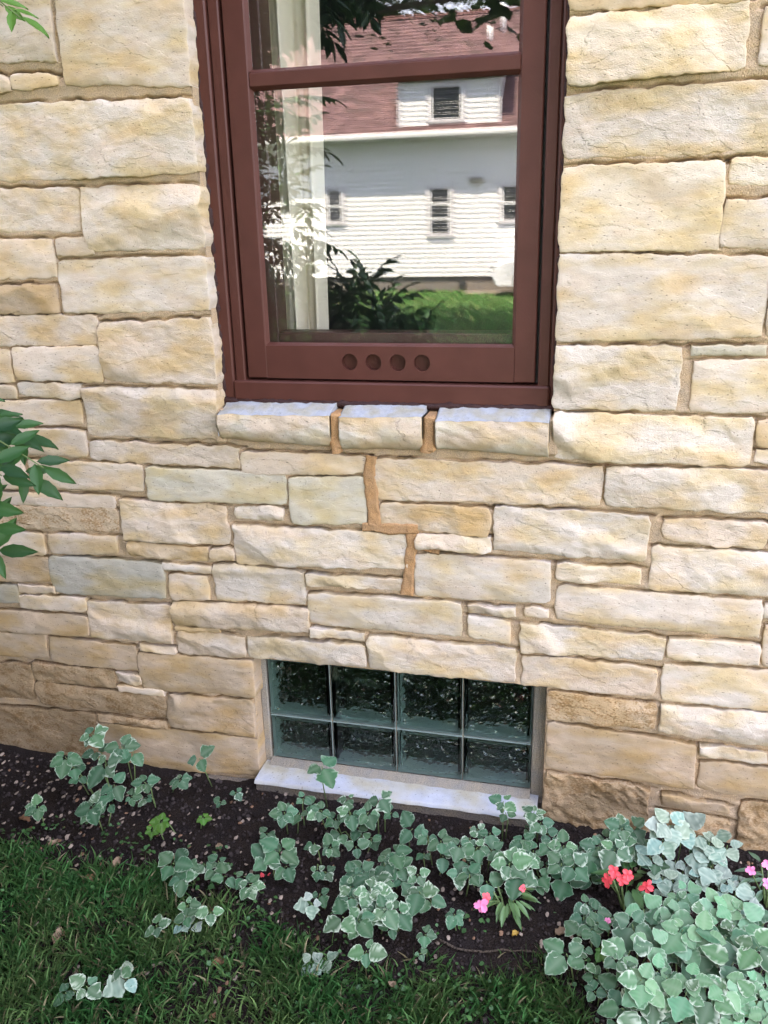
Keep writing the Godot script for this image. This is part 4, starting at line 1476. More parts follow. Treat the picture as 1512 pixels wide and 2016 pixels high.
func build_shrub():
	mats.stalk = plain(Color(0.10, 0.14, 0.04), 0.6)
	for k in 4:
		mats["shrub%d" % k] = plain([Color(0.013, 0.044, 0.014), Color(0.019, 0.060, 0.016), Color(0.009, 0.034, 0.012), Color(0.070, 0.150, 0.025)][k], 0.5, 0.35)  # last tone is paler, painting backlight into the top sprays
		mats["shrub%d" % k].backlight_enabled = true
		mats["shrub%d" % k].backlight = Color(0.35, 0.5, 0.25)
	var s := thing("ash_shrub", "big dark green ash-leaved shrub reaching into the frame at the left edge", "shrub")
	var st := st_new(true)
	for k in 9:
		var b := Vector3(-2.25 + rr(-0.25, 0.25), -0.05, 2.1 + rr(-0.3, 0.3))
		var e := Vector3(rr(-3.2, -2.0), rr(1.5, 2.5), rr(1.4, 3.0))
		tube(st, [b, b.lerp(e, 0.4) + Vector3(0, 0.3, 0), e], [0.022, 0.014, 0.005], 6)
	for e in [Vector3(-1.0, 3.1, 1.2), Vector3(-1.9, 3.2, 0.9), Vector3(-2.3, 3.2, 1.6)]:
		tube(st, [Vector3(-2.25, 0.0, 2.1), Vector3(-2.2, 1.6, 2.0), Vector3(-1.95, 2.7, 1.6), e], [0.03, 0.022, 0.014, 0.004], 7)
	for e in [Vector3(-1.25, 1.36, 0.78), Vector3(-1.30, 1.20, 0.82), Vector3(-1.38, 1.05, 0.74), Vector3(-1.22, 2.10, 0.62)]:
		tube(st, [Vector3(-2.2, 0.0, 2.0), Vector3(-1.95, e.y * 0.8, 1.5), Vector3(-1.6, e.y + 0.1, 1.1), e], [0.018, 0.012, 0.006, 0.003], 6)
	put("stem", done(st), mats.bark, s)
	var toc := Vector3(0.55, 0.35, 0.75)
	# the sprays that the photograph shows
	spray_parts(s, Vector3(-1.25, 1.338, 0.78), Vector3(-1.035, 1.200, 0.76), toc, 3, 0.062, Color.WHITE, 0.015)
	spray_parts(s, Vector3(-1.28, 1.308, 0.72), Vector3(-1.075, 1.263, 0.70), Vector3(0.2, 1.0, 0.35), 3, 0.060, Color.WHITE, 0.015)
	spray_parts(s, Vector3(-1.30, 1.178, 0.82), Vector3(-1.115, 1.153, 0.80), toc, 3, 0.066, Color.WHITE, 0.01)
	spray_parts(s, Vector3(-1.38, 1.028, 0.74), Vector3(-1.170, 1.030, 0.72), toc, 2, 0.070, Color.WHITE, 0.01)
	spray_parts(s, Vector3(-1.22, 2.10, 0.62), Vector3(-1.030, 2.005, 0.60), Vector3(0.3, 0.8, 0.5), 3, 0.050, Color.YELLOW, 0.02)
	spray_parts(s, Vector3(-1.24, 2.13, 0.60), Vector3(-1.075, 2.030, 0.58), Vector3(0.1, 0.6, 0.8), 3, 0.046, Color.YELLOW, 0.01)
	spray_parts(s, Vector3(-1.24, 1.328, 0.77), Vector3(-1.005, 1.223, 0.76), toc, 4, 0.066, Color.WHITE, 0.014)
	spray_parts(s, Vector3(-1.30, 1.263, 0.79), Vector3(-1.075, 1.213, 0.79), toc, 4, 0.068, Color.WHITE, 0.012)
	spray_parts(s, Vector3(-1.30, 1.378, 0.70), Vector3(-1.085, 1.278, 0.72), Vector3(0.3, 0.8, 0.6), 4, 0.066, Color.WHITE, 0.012)
	spray_parts(s, Vector3(-1.32, 1.108, 0.80), Vector3(-1.120, 1.103, 0.78), toc, 3, 0.066, Color.WHITE, 0.012)
	spray_parts(s, Vector3(-1.26, 1.278, 0.80), Vector3(-1.070, 1.233, 0.80), toc, 3, 0.066, Color.WHITE, 0.012)
	spray_parts(s, Vector3(-1.36, 1.338, 0.74), Vector3(-1.120, 1.298, 0.74), Vector3(0.3, 0.8, 0.6), 3, 0.064, Color.WHITE, 0.012)
	spray_parts(s, Vector3(-1.34, 1.228, 0.86), Vector3(-1.16, 1.218, 0.84), toc, 3, 0.062, Color.WHITE, 0.01)
	# the rest of the crown; overhead and wall-side masses are unseen, added for shade
	var sp := st_new(true)
	var lf := leaflet_mesh(0.21)
	var r2 := RandomNumberGenerator.new()
	r2.seed = 5
	for k in 11:
		var t := 0.2 + 0.08 * k
		var sg := -1.0 if k % 2 else 1.0
		var dir := Vector3(sg * 0.9, r2.randf_range(-0.45, 0.0), 0.55) if k < 10 else Vector3(0, -0.3, 1)
		sp.append_from(lf, 0, Transform3D(frame_to(dir, UP).scaled(Vector3.ONE * 0.30), Vector3(0, 0.06 * sin(t * 3.0), t)))
	tube(sp, [Vector3.ZERO, Vector3(0, 0.06, 0.5), Vector3(0, 0, 1.0)], [0.012, 0.008, 0.004], 4)
	var spm := sp.commit()
	var where := []
	var cols := []
	for b in [[Vector3(-2.60, 1.55, 2.35), Vector3(1.15, 1.7, 1.0), 900], [Vector3(-1.65, 2.46, 0.95), Vector3(0.85, 0.20, 0.55), 300], [Vector3(-2.4, 0.6, 0.5), Vector3(0.5, 0.62, 0.38), 130], [Vector3(-2.15, 0.8, 1.05), Vector3(0.60, 0.85, 0.70), 190], [Vector3(-1.38, 0.72, 2.05), Vector3(0.68, 0.74, 0.45), 620], [Vector3(-2.2, 2.3, 2.2), Vector3(0.7, 0.5, 0.7), 70], [Vector3(-1.75, 3.1, 1.5), Vector3(1.25, 0.5, 1.1), 380]]:
		for k in b[2]:
			var d := Vector3(rr(-1, 1), rr(-1, 1), rr(-1, 1))
			while d.length() > 1.0:
				d = Vector3(rr(-1, 1), rr(-1, 1), rr(-1, 1))
			d = d.normalized() * lerpf(0.25, 1.0, sqrt(rng.randf()))
			var at: Vector3 = b[0] + d * b[1]
			at.y = maxf(at.y, 0.12)
			var dir := (d + Vector3(rr(-0.7, 0.7), rr(-0.6, 0.3), rr(-0.7, 0.7))).normalized()
			var len_ := rr(0.20, 0.32)
			where.append(Transform3D(frame_to(dir, UP + Vector3(rr(-0.4, 0.4), 0, rr(-0.4, 0.4))).scaled(Vector3.ONE * len_), at - dir * len_ * 0.6))
			var f := rr(0.65, 1.3)
			cols.append(Color(0.030 * f, 0.095 * f, 0.032 * f))
	scatter("foliage", spm, mats.tree_leaf, where, cols, s)


# ============================================================ goutweed
const LEAF_TONES := [Color(0.042, 0.105, 0.052), Color(0.055, 0.128, 0.060), Color(0.145, 0.215, 0.170), Color(0.050, 0.140, 0.016), Color(0.112, 0.250, 0.135)]


# kind 0 ovate, 1 two-lobed, 2 three-lobed; white margins follow the variant
func gout_leaf(kind: int, variant: int, sd: int) -> ArrayMesh:
	var key := "g%d_%d_%d" % [kind, variant, sd]
	if leaf_meshes.has(key):
		return leaf_meshes[key]
	var r := RandomNumberGenerator.new()
	r.seed = kind * 100 + variant * 10 + sd
	var green: Color = LEAF_TONES[variant]
	var hue := r.randf_range(0.72, 1.22)
	green = Color(green.r * hue * r.randf_range(0.85, 1.25), green.g * hue, green.b * hue * r.randf_range(0.8, 1.05))
	var white := Color(0.50, 0.55, 0.42)
	var n := 12
	var bend := r.randf_range(0.02, 0.12)
	var fold := r.randf_range(0.02, 0.09)
	var ss := [-1.0, -0.88, -0.5, 0.0, 0.5, 0.88, 1.0]
	var p := PackedVector3Array()
	var c := PackedColorArray()
	for j in n + 1:
		var t := float(j) / n
		var f := 0.42 * pow(sin(PI * pow(t, 0.70)), 0.74)
		if t > 0.85:
			f *= 0.92
		for s in ss:
			var hw := f * (1.0 + 0.045 * (1.0 if j % 2 else -1.0))
			if kind == 1 and s > 0.0:
				hw *= 1.0 + 0.34 * exp(-pow((t - 0.40) / 0.15, 2.0)) - 0.20 * exp(-pow((t - 0.68) / 0.08, 2.0))
			if kind == 2:
				hw *= 1.0 + 0.26 * exp(-pow((t - 0.44) / 0.13, 2.0)) - 0.18 * exp(-pow((t - 0.70) / 0.08, 2.0))
			if j == n:
				hw = 0.004
			var y: float = absf(s) * fold * f * 1.5 - bend * t * t + 0.010 * sin(t * 34.0) * absf(s)
			p.append(Vector3(s * hw, y, t + (0.05 * absf(s) if j < 2 else 0.0)))
			var a := absf(s)
			var w := 0.0
			match variant:
				0, 4:
					w = r.randf() * 0.9 if a >= 1.0 else (0.25 if a > 0.8 and r.randf() < 0.2 else 0.0)
				1:
					w = r.randf_range(0.6, 1.0) if a >= 1.0 else ((r.randf_range(0.4, 0.9) if r.randf() < 0.5 else 0.05) if a > 0.8 else (0.55 if a > 0.4 and r.randf() < 0.10 else 0.0))
				2:
					w = (0.5 if r.randf() < 0.5 else 0.15) if a > 0.8 else (0.3 if r.randf() < 0.3 else 0.0)
				_:
					w = 0.0
			var g := green
			if a < 0.1:
				g = green.lerp(white, 0.10)
			else:
				var v := r.randf_range(0.93, 1.07) * (1.07 if (j + int(a * 2.0)) % 2 else 0.93)
				g = Color(green.r * v, green.g * v, green.b * v)
			c.append(g.lerp(white, w))
	leaf_meshes[key] = sheet(p, ss.size(), n + 1, c, UP)
	return leaf_meshes[key]


func goutweed(x: float, z: float, label: String) -> Node3D:
	var weed := label.contains("weed on the dark soil")
	return thing("goutweed_plant" if not weed else "celandine_weed", label, "plant", Vector3(x, 0.0, z))


func sprig(plant: Node3D, x: float, h: float, z: float, n: int, size: float, variant: int) -> void:
	var at := Vector3(x, h, z)
	var gp := plant.position
	var foot := Vector3(x * 0.65 + rr(-0.02, 0.02), 0.0, z * 0.65 - 0.25 * h + rr(-0.02, 0.02))
	foot.z = maxf(foot.z, 0.03 - gp.z)
	if absf(gp.x + 0.54) < 0.43 and gp.z < 0.25:
		foot.z = maxf(foot.z, 0.075 - gp.z)
	foot.y = soil_y(gp.x + foot.x, gp.z + foot.z) - 0.01
	var st := st_new(true)
	var mid := foot.lerp(at, 0.55) + Vector3(rr(-0.01, 0.01), 0.012, rr(-0.01, 0.005))
	tube(st, [foot, mid, at], [0.0021, 0.0017, 0.0012], 4)
	put("stem", done(st), mats.gstem, plant)
	# the leaf blades lie in a plane that looks up and a little outward
	var up := Vector3(rr(-0.35, 0.35), 1.0, rr(0.15, 0.75)).normalized()
	var heading := rr(-0.9, 0.9)
	var fwd := Vector3(sin(heading), 0, cos(heading))
	fwd = (fwd - up * fwd.dot(up)).normalized()
	var angs := []
	match n:
		2: angs = [-38.0, 48.0]
		3: angs = [0.0, -98.0, 102.0]
		4: angs = [0.0, -78.0, 82.0, 165.0]
		5: angs = [0.0, -58.0, 62.0, -125.0, 122.0]
		6: angs = [0.0, -52.0, 55.0, -108.0, 112.0, 170.0]
		_: angs = [0.0, -45.0, 48.0, -95.0, 98.0, -150.0, 148.0]
	for k in n:
		var ang := deg_to_rad(angs[k] + rr(-12.0, 12.0))
		var dir := fwd.rotated(up, ang)
		var sc := size * (0.76 if variant == 4 else 0.86) * rr(0.62, 1.2) * (1.12 if k == 0 else 1.0)
		if angs[k] > 115.0 or angs[k] < -115.0:
			sc *= 0.8
		var kind := 0
		if k == 0:
			kind = 2 if rng.randf() < 0.45 else 0
		elif rng.randf() < 0.35:
			kind = 1
		var va := variant
		if (variant == 0 and rng.randf() < 0.12) or (variant == 4 and rng.randf() < 0.16):
			va = 1
		elif variant == 1 and rng.randf() < 0.25:
			va = 0
		var leaf := put("leaf", gout_leaf(kind, va, rng.randi() % 5), mats.leaf, plant)
		var u2 := (up + Vector3(rr(-0.15, 0.15), 0, rr(-0.15, 0.15))).normalized()
		leaf.transform = Transform3D(frame_to(dir + up * rr(-0.15, 0.08), u2).scaled(Vector3.ONE * sc), at + dir * 0.10 * size + up * rr(-0.004, 0.004))


func build_goutweed():
	mats.gstem = plain(Color(0.13, 0.19, 0.06), 0.6)
	var c: Node3D
	c = goutweed(-1.401, 0.179, "large leafy variegated goutweed clump against the lowest stones left of the glass blocks")
	sprig(c, -0.033, 0.200, -0.033, 5, 0.057, 1)
	sprig(c, -0.093, 0.150, 0.025, 5, 0.054, 0)
	sprig(c, 0.065, 0.170, 0.060, 5, 0.065, 1)
	sprig(c, 0.057, 0.160, -0.045, 5, 0.060, 0)
	sprig(c, 0.078, 0.130, -0.068, 3, 0.057, 0)
	sprig(c, -0.040, 0.100, 0.040, 3, 0.050, 0)
	sprig(c, 0.057, 0.070, 0.020, 3, 0.047, 0)
	sprig(c, -0.067, 0.120, 0.028, 3, 0.047, 0)
	sprig(c, -0.024, 0.140, -0.031, 3, 0.047, 0)
	c = goutweed(-1.313, 0.318, "goutweed sprig with seven dark leaflets low in front of the large left clump")
	sprig(c, -0.013, 0.100, 0.022, 7, 0.054, 1)
	sprig(c, 0.012, 0.080, -0.022, 3, 0.048, 0)
	c = goutweed(-1.507, 0.338, "small three-leaved goutweed sprig alone on bare soil at far left")
	sprig(c, 0.000, 0.070, 0.000, 5, 0.047, 0)
	c = goutweed(-1.109, 0.099, "upright three-lobed goutweed leaf touching the bottom stone left of the ledge")
	sprig(c, 0.000, 0.130, 0.000, 3, 0.059, 0)
	c = goutweed(-1.234, 0.180, "low green goutweed plant between the large left clump and the three-lobed leaf")
	sprig(c, -0.018, 0.080, 0.001, 5, 0.056, 0)
	sprig(c, 0.067, 0.060, -0.058, 5, 0.043, 0)
	sprig(c, -0.047, 0.050, 0.035, 4, 0.033, 0)
	sprig(c, -0.003, 0.040, 0.021, 4, 0.030, 0)
	c = goutweed(-1.008, 0.132, "tiny goutweed seedling of round leaflets near the left end of the concrete ledge")
	sprig(c, 0.014, 0.030, -0.026, 3, 0.026, 0)
	sprig(c, -0.014, 0.030, 0.025, 3, 0.029, 0)
	c = goutweed(-1.113, 0.284, "bright yellow-green lobed weed on the dark soil below the ledge's left end")
	sprig(c, -0.024, 0.050, 0.017, 7, 0.035, 3)
	sprig(c, -0.047, 0.030, 0.032, 5, 0.025, 3)
	sprig(c, 0.072, 0.030, -0.048, 5, 0.025, 3)
	c = goutweed(-0.713, 0.115, "single tall goutweed leaf held up in front of the glass block window")
	sprig(c, 0.000, 0.170, 0.000, 3, 0.064, 0)
	c = goutweed(-0.779, 0.230, "goutweed plant of star-like leaflets just below the left third of the concrete ledge")
	sprig(c, -0.004, 0.100, 0.020, 7, 0.048, 0)
	sprig(c, 0.027, 0.100, -0.050, 3, 0.031, 0)
	sprig(c, 0.028, 0.080, -0.013, 2, 0.036, 0)
	sprig(c, -0.052, 0.040, 0.042, 3, 0.031, 0)
	c = goutweed(-0.601, 0.198, "crowded goutweed patch below the middle of the concrete ledge")
	sprig(c, -0.085, 0.100, 0.022, 5, 0.048, 0)
	sprig(c, -0.002, 0.100, 0.013, 5, 0.051, 0)
	sprig(c, 0.050, 0.110, 0.016, 5, 0.050, 0)
	sprig(c, 0.073, 0.130, -0.025, 3, 0.045, 1)
	sprig(c, -0.026, 0.100, -0.045, 3, 0.030, 0)
	sprig(c, -0.048, 0.070, 0.011, 4, 0.036, 0)
	sprig(c, 0.021, 0.060, 0.022, 5, 0.039, 0)
	sprig(c, -0.026, 0.040, 0.029, 2, 0.039, 0)
	sprig(c, 0.099, 0.070, -0.048, 3, 0.039, 0)
	sprig(c, 0.066, 0.040, 0.030, 2, 0.036, 0)
	sprig(c, -0.120, 0.080, -0.029, 3, 0.040, 0)
	c = goutweed(-0.424, 0.229, "clean three-leaf goutweed sprig on open soil right of the crowded patch")
	sprig(c, 0.000, 0.090, 0.000, 3, 0.053, 0)
	c = goutweed(-0.756, 0.381, "goutweed plant with a large rounded leaf at the left edge of the bed")
	sprig(c, 0.009, 0.090, 0.001, 4, 0.061, 0)
	sprig(c, -0.019, 0.070, 0.018, 3, 0.055, 0)
	sprig(c, 0.034, 0.060, 0.024, 4, 0.049, 0)
	sprig(c, -0.025, 0.070, -0.041, 3, 0.035, 0)
	c = goutweed(-0.615, 0.318, "low goutweed with small frilled leaves between the rounded-leaf plant and the bright clump")
	sprig(c, -0.014, 0.070, 0.005, 6, 0.038, 0)
	sprig(c, 0.049, 0.060, -0.023, 3, 0.044, 0)
	sprig(c, -0.065, 0.060, -0.013, 2, 0.041, 0)
	sprig(c, -0.037, 0.030, 0.049, 3, 0.029, 0)
	sprig(c, -0.010, 0.030, 0.054, 3, 0.029, 0)
	sprig(c, 0.078, 0.050, -0.073, 3, 0.036, 0)
	c = goutweed(-0.942, 0.456, "four-leaved goutweed at the grass edge left of the fallen coral petals")
	sprig(c, -0.072, 0.070, 0.014, 3, 0.053, 0)
	sprig(c, -0.038, 0.070, 0.006, 3, 0.053, 0)
	sprig(c, -0.037, 0.050, 0.036, 4, 0.050, 0)
	sprig(c, 0.036, 0.060, -0.031, 4, 0.035, 0)
	sprig(c, 0.037, 0.050, -0.011, 4, 0.041, 0)
	sprig(c, 0.073, 0.050, 0.006, 3, 0.049, 0)
	sprig(c, -0.001, 0.050, -0.022, 2, 0.033, 0)
	c = goutweed(-0.810, 0.466, "goutweed rosette directly beside the fallen coral petals")
	sprig(c, 0.012, 0.050, 0.012, 5, 0.046, 0)
	sprig(c, -0.012, 0.050, -0.012, 3, 0.038, 0)
	c = goutweed(-0.469, 0.389, "mid-bed goutweed with overlapping bluish-green leaves above the bright clump")
	sprig(c, 0.020, 0.100, -0.045, 5, 0.054, 0)
	sprig(c, 0.003, 0.090, -0.015, 4, 0.053, 0)
	sprig(c, 0.041, 0.090, -0.013, 4, 0.048, 0)
	sprig(c, -0.050, 0.090, 0.025, 5, 0.056, 0)
	sprig(c, -0.069, 0.080, 0.030, 4, 0.050, 0)
	sprig(c, -0.006, 0.090, 0.039, 3, 0.044, 1)
	sprig(c, 0.058, 0.050, -0.021, 3, 0.034, 1)
	c = goutweed(-0.459, 0.512, "brightest white-edged goutweed clump in the middle of the bed")
	sprig(c, -0.014, 0.110, -0.019, 5, 0.051, 1)
	sprig(c, 0.017, 0.100, -0.015, 4, 0.048, 1)
	sprig(c, -0.061, 0.090, -0.009, 4, 0.046, 1)
	sprig(c, -0.061, 0.090, 0.058, 3, 0.051, 1)
	sprig(c, -0.020, 0.090, 0.057, 5, 0.048, 1)
	sprig(c, 0.006, 0.090, 0.027, 5, 0.048, 1)
	sprig(c, 0.033, 0.100, 0.023, 4, 0.045, 1)
	sprig(c, 0.056, 0.070, -0.006, 4, 0.046, 0)
	sprig(c, 0.045, 0.040, 0.013, 3, 0.033, 0)
	sprig(c, -0.074, 0.080, -0.052, 4, 0.041, 1)
	sprig(c, 0.002, 0.090, -0.075, 3, 0.041, 0)
	sprig(c, 0.072, 0.050, -0.006, 3, 0.038, 0)
	c = goutweed(-0.613, 0.497, "bluish three-leaved goutweed sprig left of the brightest clump")
	sprig(c, -0.006, 0.060, 0.017, 4, 0.047, 2)
	sprig(c, 0.006, 0.060, -0.017, 3, 0.033, 0)
	c = goutweed(-0.444, 0.636, "three-lobed white-margined goutweed leaf at the grass edge below the brightest clump")
	sprig(c, 0.000, 0.070, 0.000, 4, 0.047, 1)
	c = goutweed(-0.331, 0.555, "small three-leaved goutweed seedling among clover right of the lobed leaf")
	sprig(c, 0.001, 0.040, -0.024, 4, 0.032, 0)
	sprig(c, -0.001, 0.030, 0.024, 3, 0.021, 0)
	c = goutweed(-0.373, 0.423, "white-streaked maple-shaped goutweed leaves right of the brightest clump")
	sprig(c, 0.014, 0.090, 0.028, 3, 0.052, 1)
	sprig(c, -0.002, 0.090, -0.028, 4, 0.042, 1)
	sprig(c, 0.035, 0.060, 0.012, 3, 0.047, 0)
	sprig(c, -0.003, 0.060, 0.015, 3, 0.041, 0)
	sprig(c, -0.044, 0.070, -0.027, 3, 0.036, 0)
	c = goutweed(-0.356, 0.279, "upright pale stems with round goutweed leaves left of the bed's centre right")
	sprig(c, 0.022, 0.120, 0.016, 4, 0.043, 0)
	sprig(c, -0.020, 0.100, -0.020, 3, 0.035, 0)
	sprig(c, 0.027, 0.070, 0.013, 2, 0.037, 0)
	sprig(c, -0.028, 0.050, -0.010, 2, 0.023, 0)
	c = goutweed(-0.247, 0.257, "goutweed group with cupped leaves near the soil gap below the ledge")
	sprig(c, -0.040, 0.100, 0.023, 5, 0.049, 0)
	sprig(c, 0.006, 0.100, 0.019, 4, 0.048, 0)
	sprig(c, 0.043, 0.100, 0.018, 3, 0.048, 0)
	sprig(c, -0.027, 0.080, 0.044, 3, 0.037, 0)
	sprig(c, 0.008, 0.070, 0.029, 4, 0.034, 1)
	sprig(c, 0.030, 0.090, -0.056, 3, 0.041, 0)
	sprig(c, -0.005, 0.090, -0.065, 3, 0.026, 0)
	sprig(c, -0.018, 0.100, -0.012, 3, 0.035, 1)
	c = goutweed(-0.245, 0.346, "row of blue-green goutweed leaves above the pink flower")
	sprig(c, -0.004, 0.080, 0.010, 3, 0.048, 0)
	sprig(c, -0.031, 0.070, 0.001, 3, 0.042, 0)
	sprig(c, 0.039, 0.070, 0.013, 3, 0.048, 0)
	sprig(c, -0.005, 0.070, -0.024, 3, 0.031, 0)
	c = goutweed(-0.270, 0.463, "small goutweed sprig left of the pink flower")
	sprig(c, 0.000, 0.050, 0.000, 5, 0.033, 0)
	c = goutweed(-0.188, 0.124, "pale goutweed leaf hanging over the right end of the concrete ledge")
	sprig(c, -0.003, 0.140, 0.003, 4, 0.047, 1)
	sprig(c, 0.003, 0.100, -0.003, 3, 0.033, 0)
	c = goutweed(-0.098, 0.126, "variegated goutweed plant standing at the ledge's right corner")
	sprig(c, -0.009, 0.120, 0.001, 6, 0.041, 1)
	sprig(c, 0.010, 0.090, 0.005, 4, 0.042, 1)
	sprig(c, -0.024, 0.050, -0.013, 4, 0.027, 0)
	sprig(c, 0.025, 0.060, 0.006, 3, 0.036, 0)
	c = goutweed(-0.138, 0.313, "creamy white-edged goutweed clump right of the centre of the bed")
	sprig(c, -0.015, 0.110, 0.017, 5, 0.056, 1)
	sprig(c, 0.009, 0.090, 0.029, 4, 0.056, 1)
	sprig(c, 0.029, 0.100, -0.023, 4, 0.042, 1)
	sprig(c, -0.022, 0.100, -0.022, 3, 0.040, 1)
	c = goutweed(-0.046, 0.261, "plain green goutweed drift below the ledge's right end")
	sprig(c, -0.081, 0.100, -0.036, 5, 0.043, 0)
	sprig(c, -0.053, 0.090, -0.015, 5, 0.046, 0)
	sprig(c, -0.009, 0.100, -0.037, 4, 0.043, 0)
	sprig(c, 0.023, 0.110, -0.026, 5, 0.049, 0)
	sprig(c, 0.040, 0.090, -0.025, 4, 0.043, 0)
	sprig(c, -0.019, 0.060, -0.000, 4, 0.040, 0)
	sprig(c, -0.032, 0.060, 0.040, 3, 0.046, 0)
	sprig(c, 0.020, 0.090, 0.017, 4, 0.048, 0)
	sprig(c, 0.051, 0.090, 0.020, 4, 0.048, 0)
	sprig(c, 0.034, 0.050, 0.019, 3, 0.052, 0)
	sprig(c, 0.076, 0.080, -0.035, 4, 0.041, 0)
	sprig(c, -0.016, 0.030, 0.029, 2, 0.032, 0)
	sprig(c, -0.036, 0.040, 0.054, 3, 0.040, 0)
	c = goutweed(0.098, 0.204, "broad flat goutweed leaves in front of the roughest stone")
	sprig(c, 0.023, 0.150, -0.020, 5, 0.052, 0)
	sprig(c, 0.050, 0.140, -0.038, 4, 0.050, 0)
	sprig(c, 0.012, 0.120, -0.005, 4, 0.049, 0)
	sprig(c, 0.044, 0.120, -0.012, 3, 0.052, 0)
	sprig(c, -0.013, 0.110, -0.022, 4, 0.047, 0)
	sprig(c, -0.034, 0.110, 0.018, 5, 0.049, 0)
	sprig(c, -0.049, 0.090, 0.039, 4, 0.046, 0)
	sprig(c, -0.036, 0.070, 0.041, 4, 0.046, 0)
	c = goutweed(0.122, 0.217, "white-rimmed goutweed leaves just above the coral flowers")
	sprig(c, -0.018, 0.120, 0.016, 4, 0.052, 1)
	sprig(c, 0.039, 0.110, -0.008, 4, 0.049, 1)
	sprig(c, 0.049, 0.110, -0.050, 3, 0.041, 1)
	sprig(c, 0.009, 0.090, 0.008, 4, 0.046, 0)
	sprig(c, -0.077, 0.040, 0.034, 3, 0.038, 0)
	c = goutweed(0.242, 0.196, "palest frosted goutweed plant with seven whitish leaflets by the lower right stones")
	sprig(c, -0.004, 0.180, -0.008, 6, 0.063, 2)
	sprig(c, -0.023, 0.160, 0.023, 4, 0.060, 2)
	sprig(c, 0.027, 0.170, -0.014, 3, 0.064, 2)
	c = goutweed(0.341, 0.175, "frosted goutweed stem tip with pale leaflets right of the seven-leaflet plant")
	sprig(c, -0.008, 0.140, 0.010, 6, 0.053, 2)
	sprig(c, 0.039, 0.130, -0.003, 4, 0.062, 2)
	sprig(c, -0.032, 0.110, -0.006, 4, 0.044, 0)
	c = goutweed(0.296, 0.229, "pale goutweed leaf pair on a long stalk below the frosted plants")
	sprig(c, 0.041, 0.110, 0.003, 6, 0.067, 2)
	sprig(c, 0.018, 0.090, 0.012, 4, 0.052, 2)
	sprig(c, -0.018, 0.100, -0.005, 3, 0.044, 2)
	sprig(c, -0.042, 0.100, -0.009, 3, 0.041, 2)
	c = goutweed(0.225, 0.260, "small silvery goutweed leaves right of the coral flowers")
	sprig(c, -0.004, 0.090, 0.016, 6, 0.040, 2)
	sprig(c, 0.021, 0.080, 0.011, 5, 0.037, 2)
	sprig(c, -0.021, 0.100, -0.020, 4, 0.046, 0)
	sprig(c, -0.008, 0.060, 0.022, 4, 0.034, 2)
	sprig(c, 0.046, 0.070, 0.003, 4, 0.035, 2)
	sprig(c, -0.034, 0.110, -0.033, 3, 0.046, 2)
	c = goutweed(0.399, 0.213, "low silvery seedlings between the pale leaf pair and the far-right pink flowers")
	sprig(c, -0.019, 0.050, 0.004, 6, 0.027, 2)
	sprig(c, 0.013, 0.050, -0.012, 6, 0.027, 2)
	sprig(c, 0.036, 0.040, -0.002, 5, 0.027, 2)
	sprig(c, -0.030, 0.030, 0.010, 4, 0.024, 2)
	c = goutweed(0.248, 0.368, "fresh light-green goutweed shoot at the top of the lower-right bed")
	sprig(c, -0.001, 0.120, 0.008, 5, 0.049, 4)
	sprig(c, 0.019, 0.120, -0.021, 4, 0.047, 4)
	sprig(c, -0.017, 0.100, 0.014, 4, 0.036, 4)
	c = goutweed(0.054, 0.427, "goutweed leaves beside the lower-right bed's left tip with small round blades")
	sprig(c, -0.014, 0.060, -0.055, 4, 0.036, 0)
	sprig(c, 0.007, 0.060, -0.034, 4, 0.036, 0)
	sprig(c, -0.019, 0.060, -0.012, 4, 0.036, 0)
	sprig(c, 0.000, 0.060, 0.021, 4, 0.038, 0)
	sprig(c, -0.029, 0.060, 0.046, 3, 0.046, 0)
	sprig(c, 0.011, 0.060, -0.002, 3, 0.036, 0)
	sprig(c, 0.059, 0.050, -0.032, 4, 0.031, 0)
	sprig(c, -0.016, 0.050, 0.071, 2, 0.032, 0)
	c = goutweed(0.160, 0.495, "goutweed with two broad oval blades at the lower-right bed's left part")
	sprig(c, 0.008, 0.120, -0.069, 3, 0.062, 4)
	sprig(c, -0.020, 0.130, -0.005, 4, 0.066, 0)
	sprig(c, 0.021, 0.110, -0.027, 4, 0.056, 0)
	sprig(c, 0.019, 0.130, 0.039, 3, 0.073, 4)
	sprig(c, -0.026, 0.120, 0.063, 3, 0.067, 4)
	c = goutweed(0.021, 0.555, "lobed goutweed leaf at the grass edge of the lower-right bed")
	sprig(c, -0.022, 0.080, 0.001, 4, 0.052, 0)
	sprig(c, 0.022, 0.070, -0.001, 3, 0.045, 1)
	c = goutweed(0.103, 0.554, "bright yellow-green and white goutweed leaf among the lower-right blades")
	sprig(c, 0.001, 0.110, 0.023, 4, 0.051, 1)
	sprig(c, 0.023, 0.100, 0.032, 4, 0.044, 4)
	sprig(c, -0.025, 0.050, -0.054, 5, 0.027, 3)
	c = goutweed(0.253, 0.479, "dense light-green goutweed blades in the middle of the lower-right bed")
	sprig(c, -0.005, 0.140, 0.013, 5, 0.066, 4)
	sprig(c, 0.028, 0.140, -0.028, 4, 0.069, 4)
	sprig(c, -0.015, 0.120, -0.052, 4, 0.059, 4)
	sprig(c, 0.037, 0.140, 0.018, 4, 0.066, 4)
	sprig(c, -0.000, 0.120, 0.035, 4, 0.060, 4)
	sprig(c, 0.029, 0.120, 0.046, 3, 0.066, 4)
	sprig(c, -0.023, 0.090, 0.024, 4, 0.043, 0)
	sprig(c, -0.047, 0.100, -0.059, 4, 0.046, 0)
	c = goutweed(0.375, 0.409, "lobed light-green goutweed leaves at the right edge of the frame above the striped leaf")
	sprig(c, -0.045, 0.140, -0.009, 5, 0.068, 4)
	sprig(c, -0.015, 0.140, -0.003, 4, 0.065, 4)
	sprig(c, 0.017, 0.130, -0.037, 4, 0.061, 2)
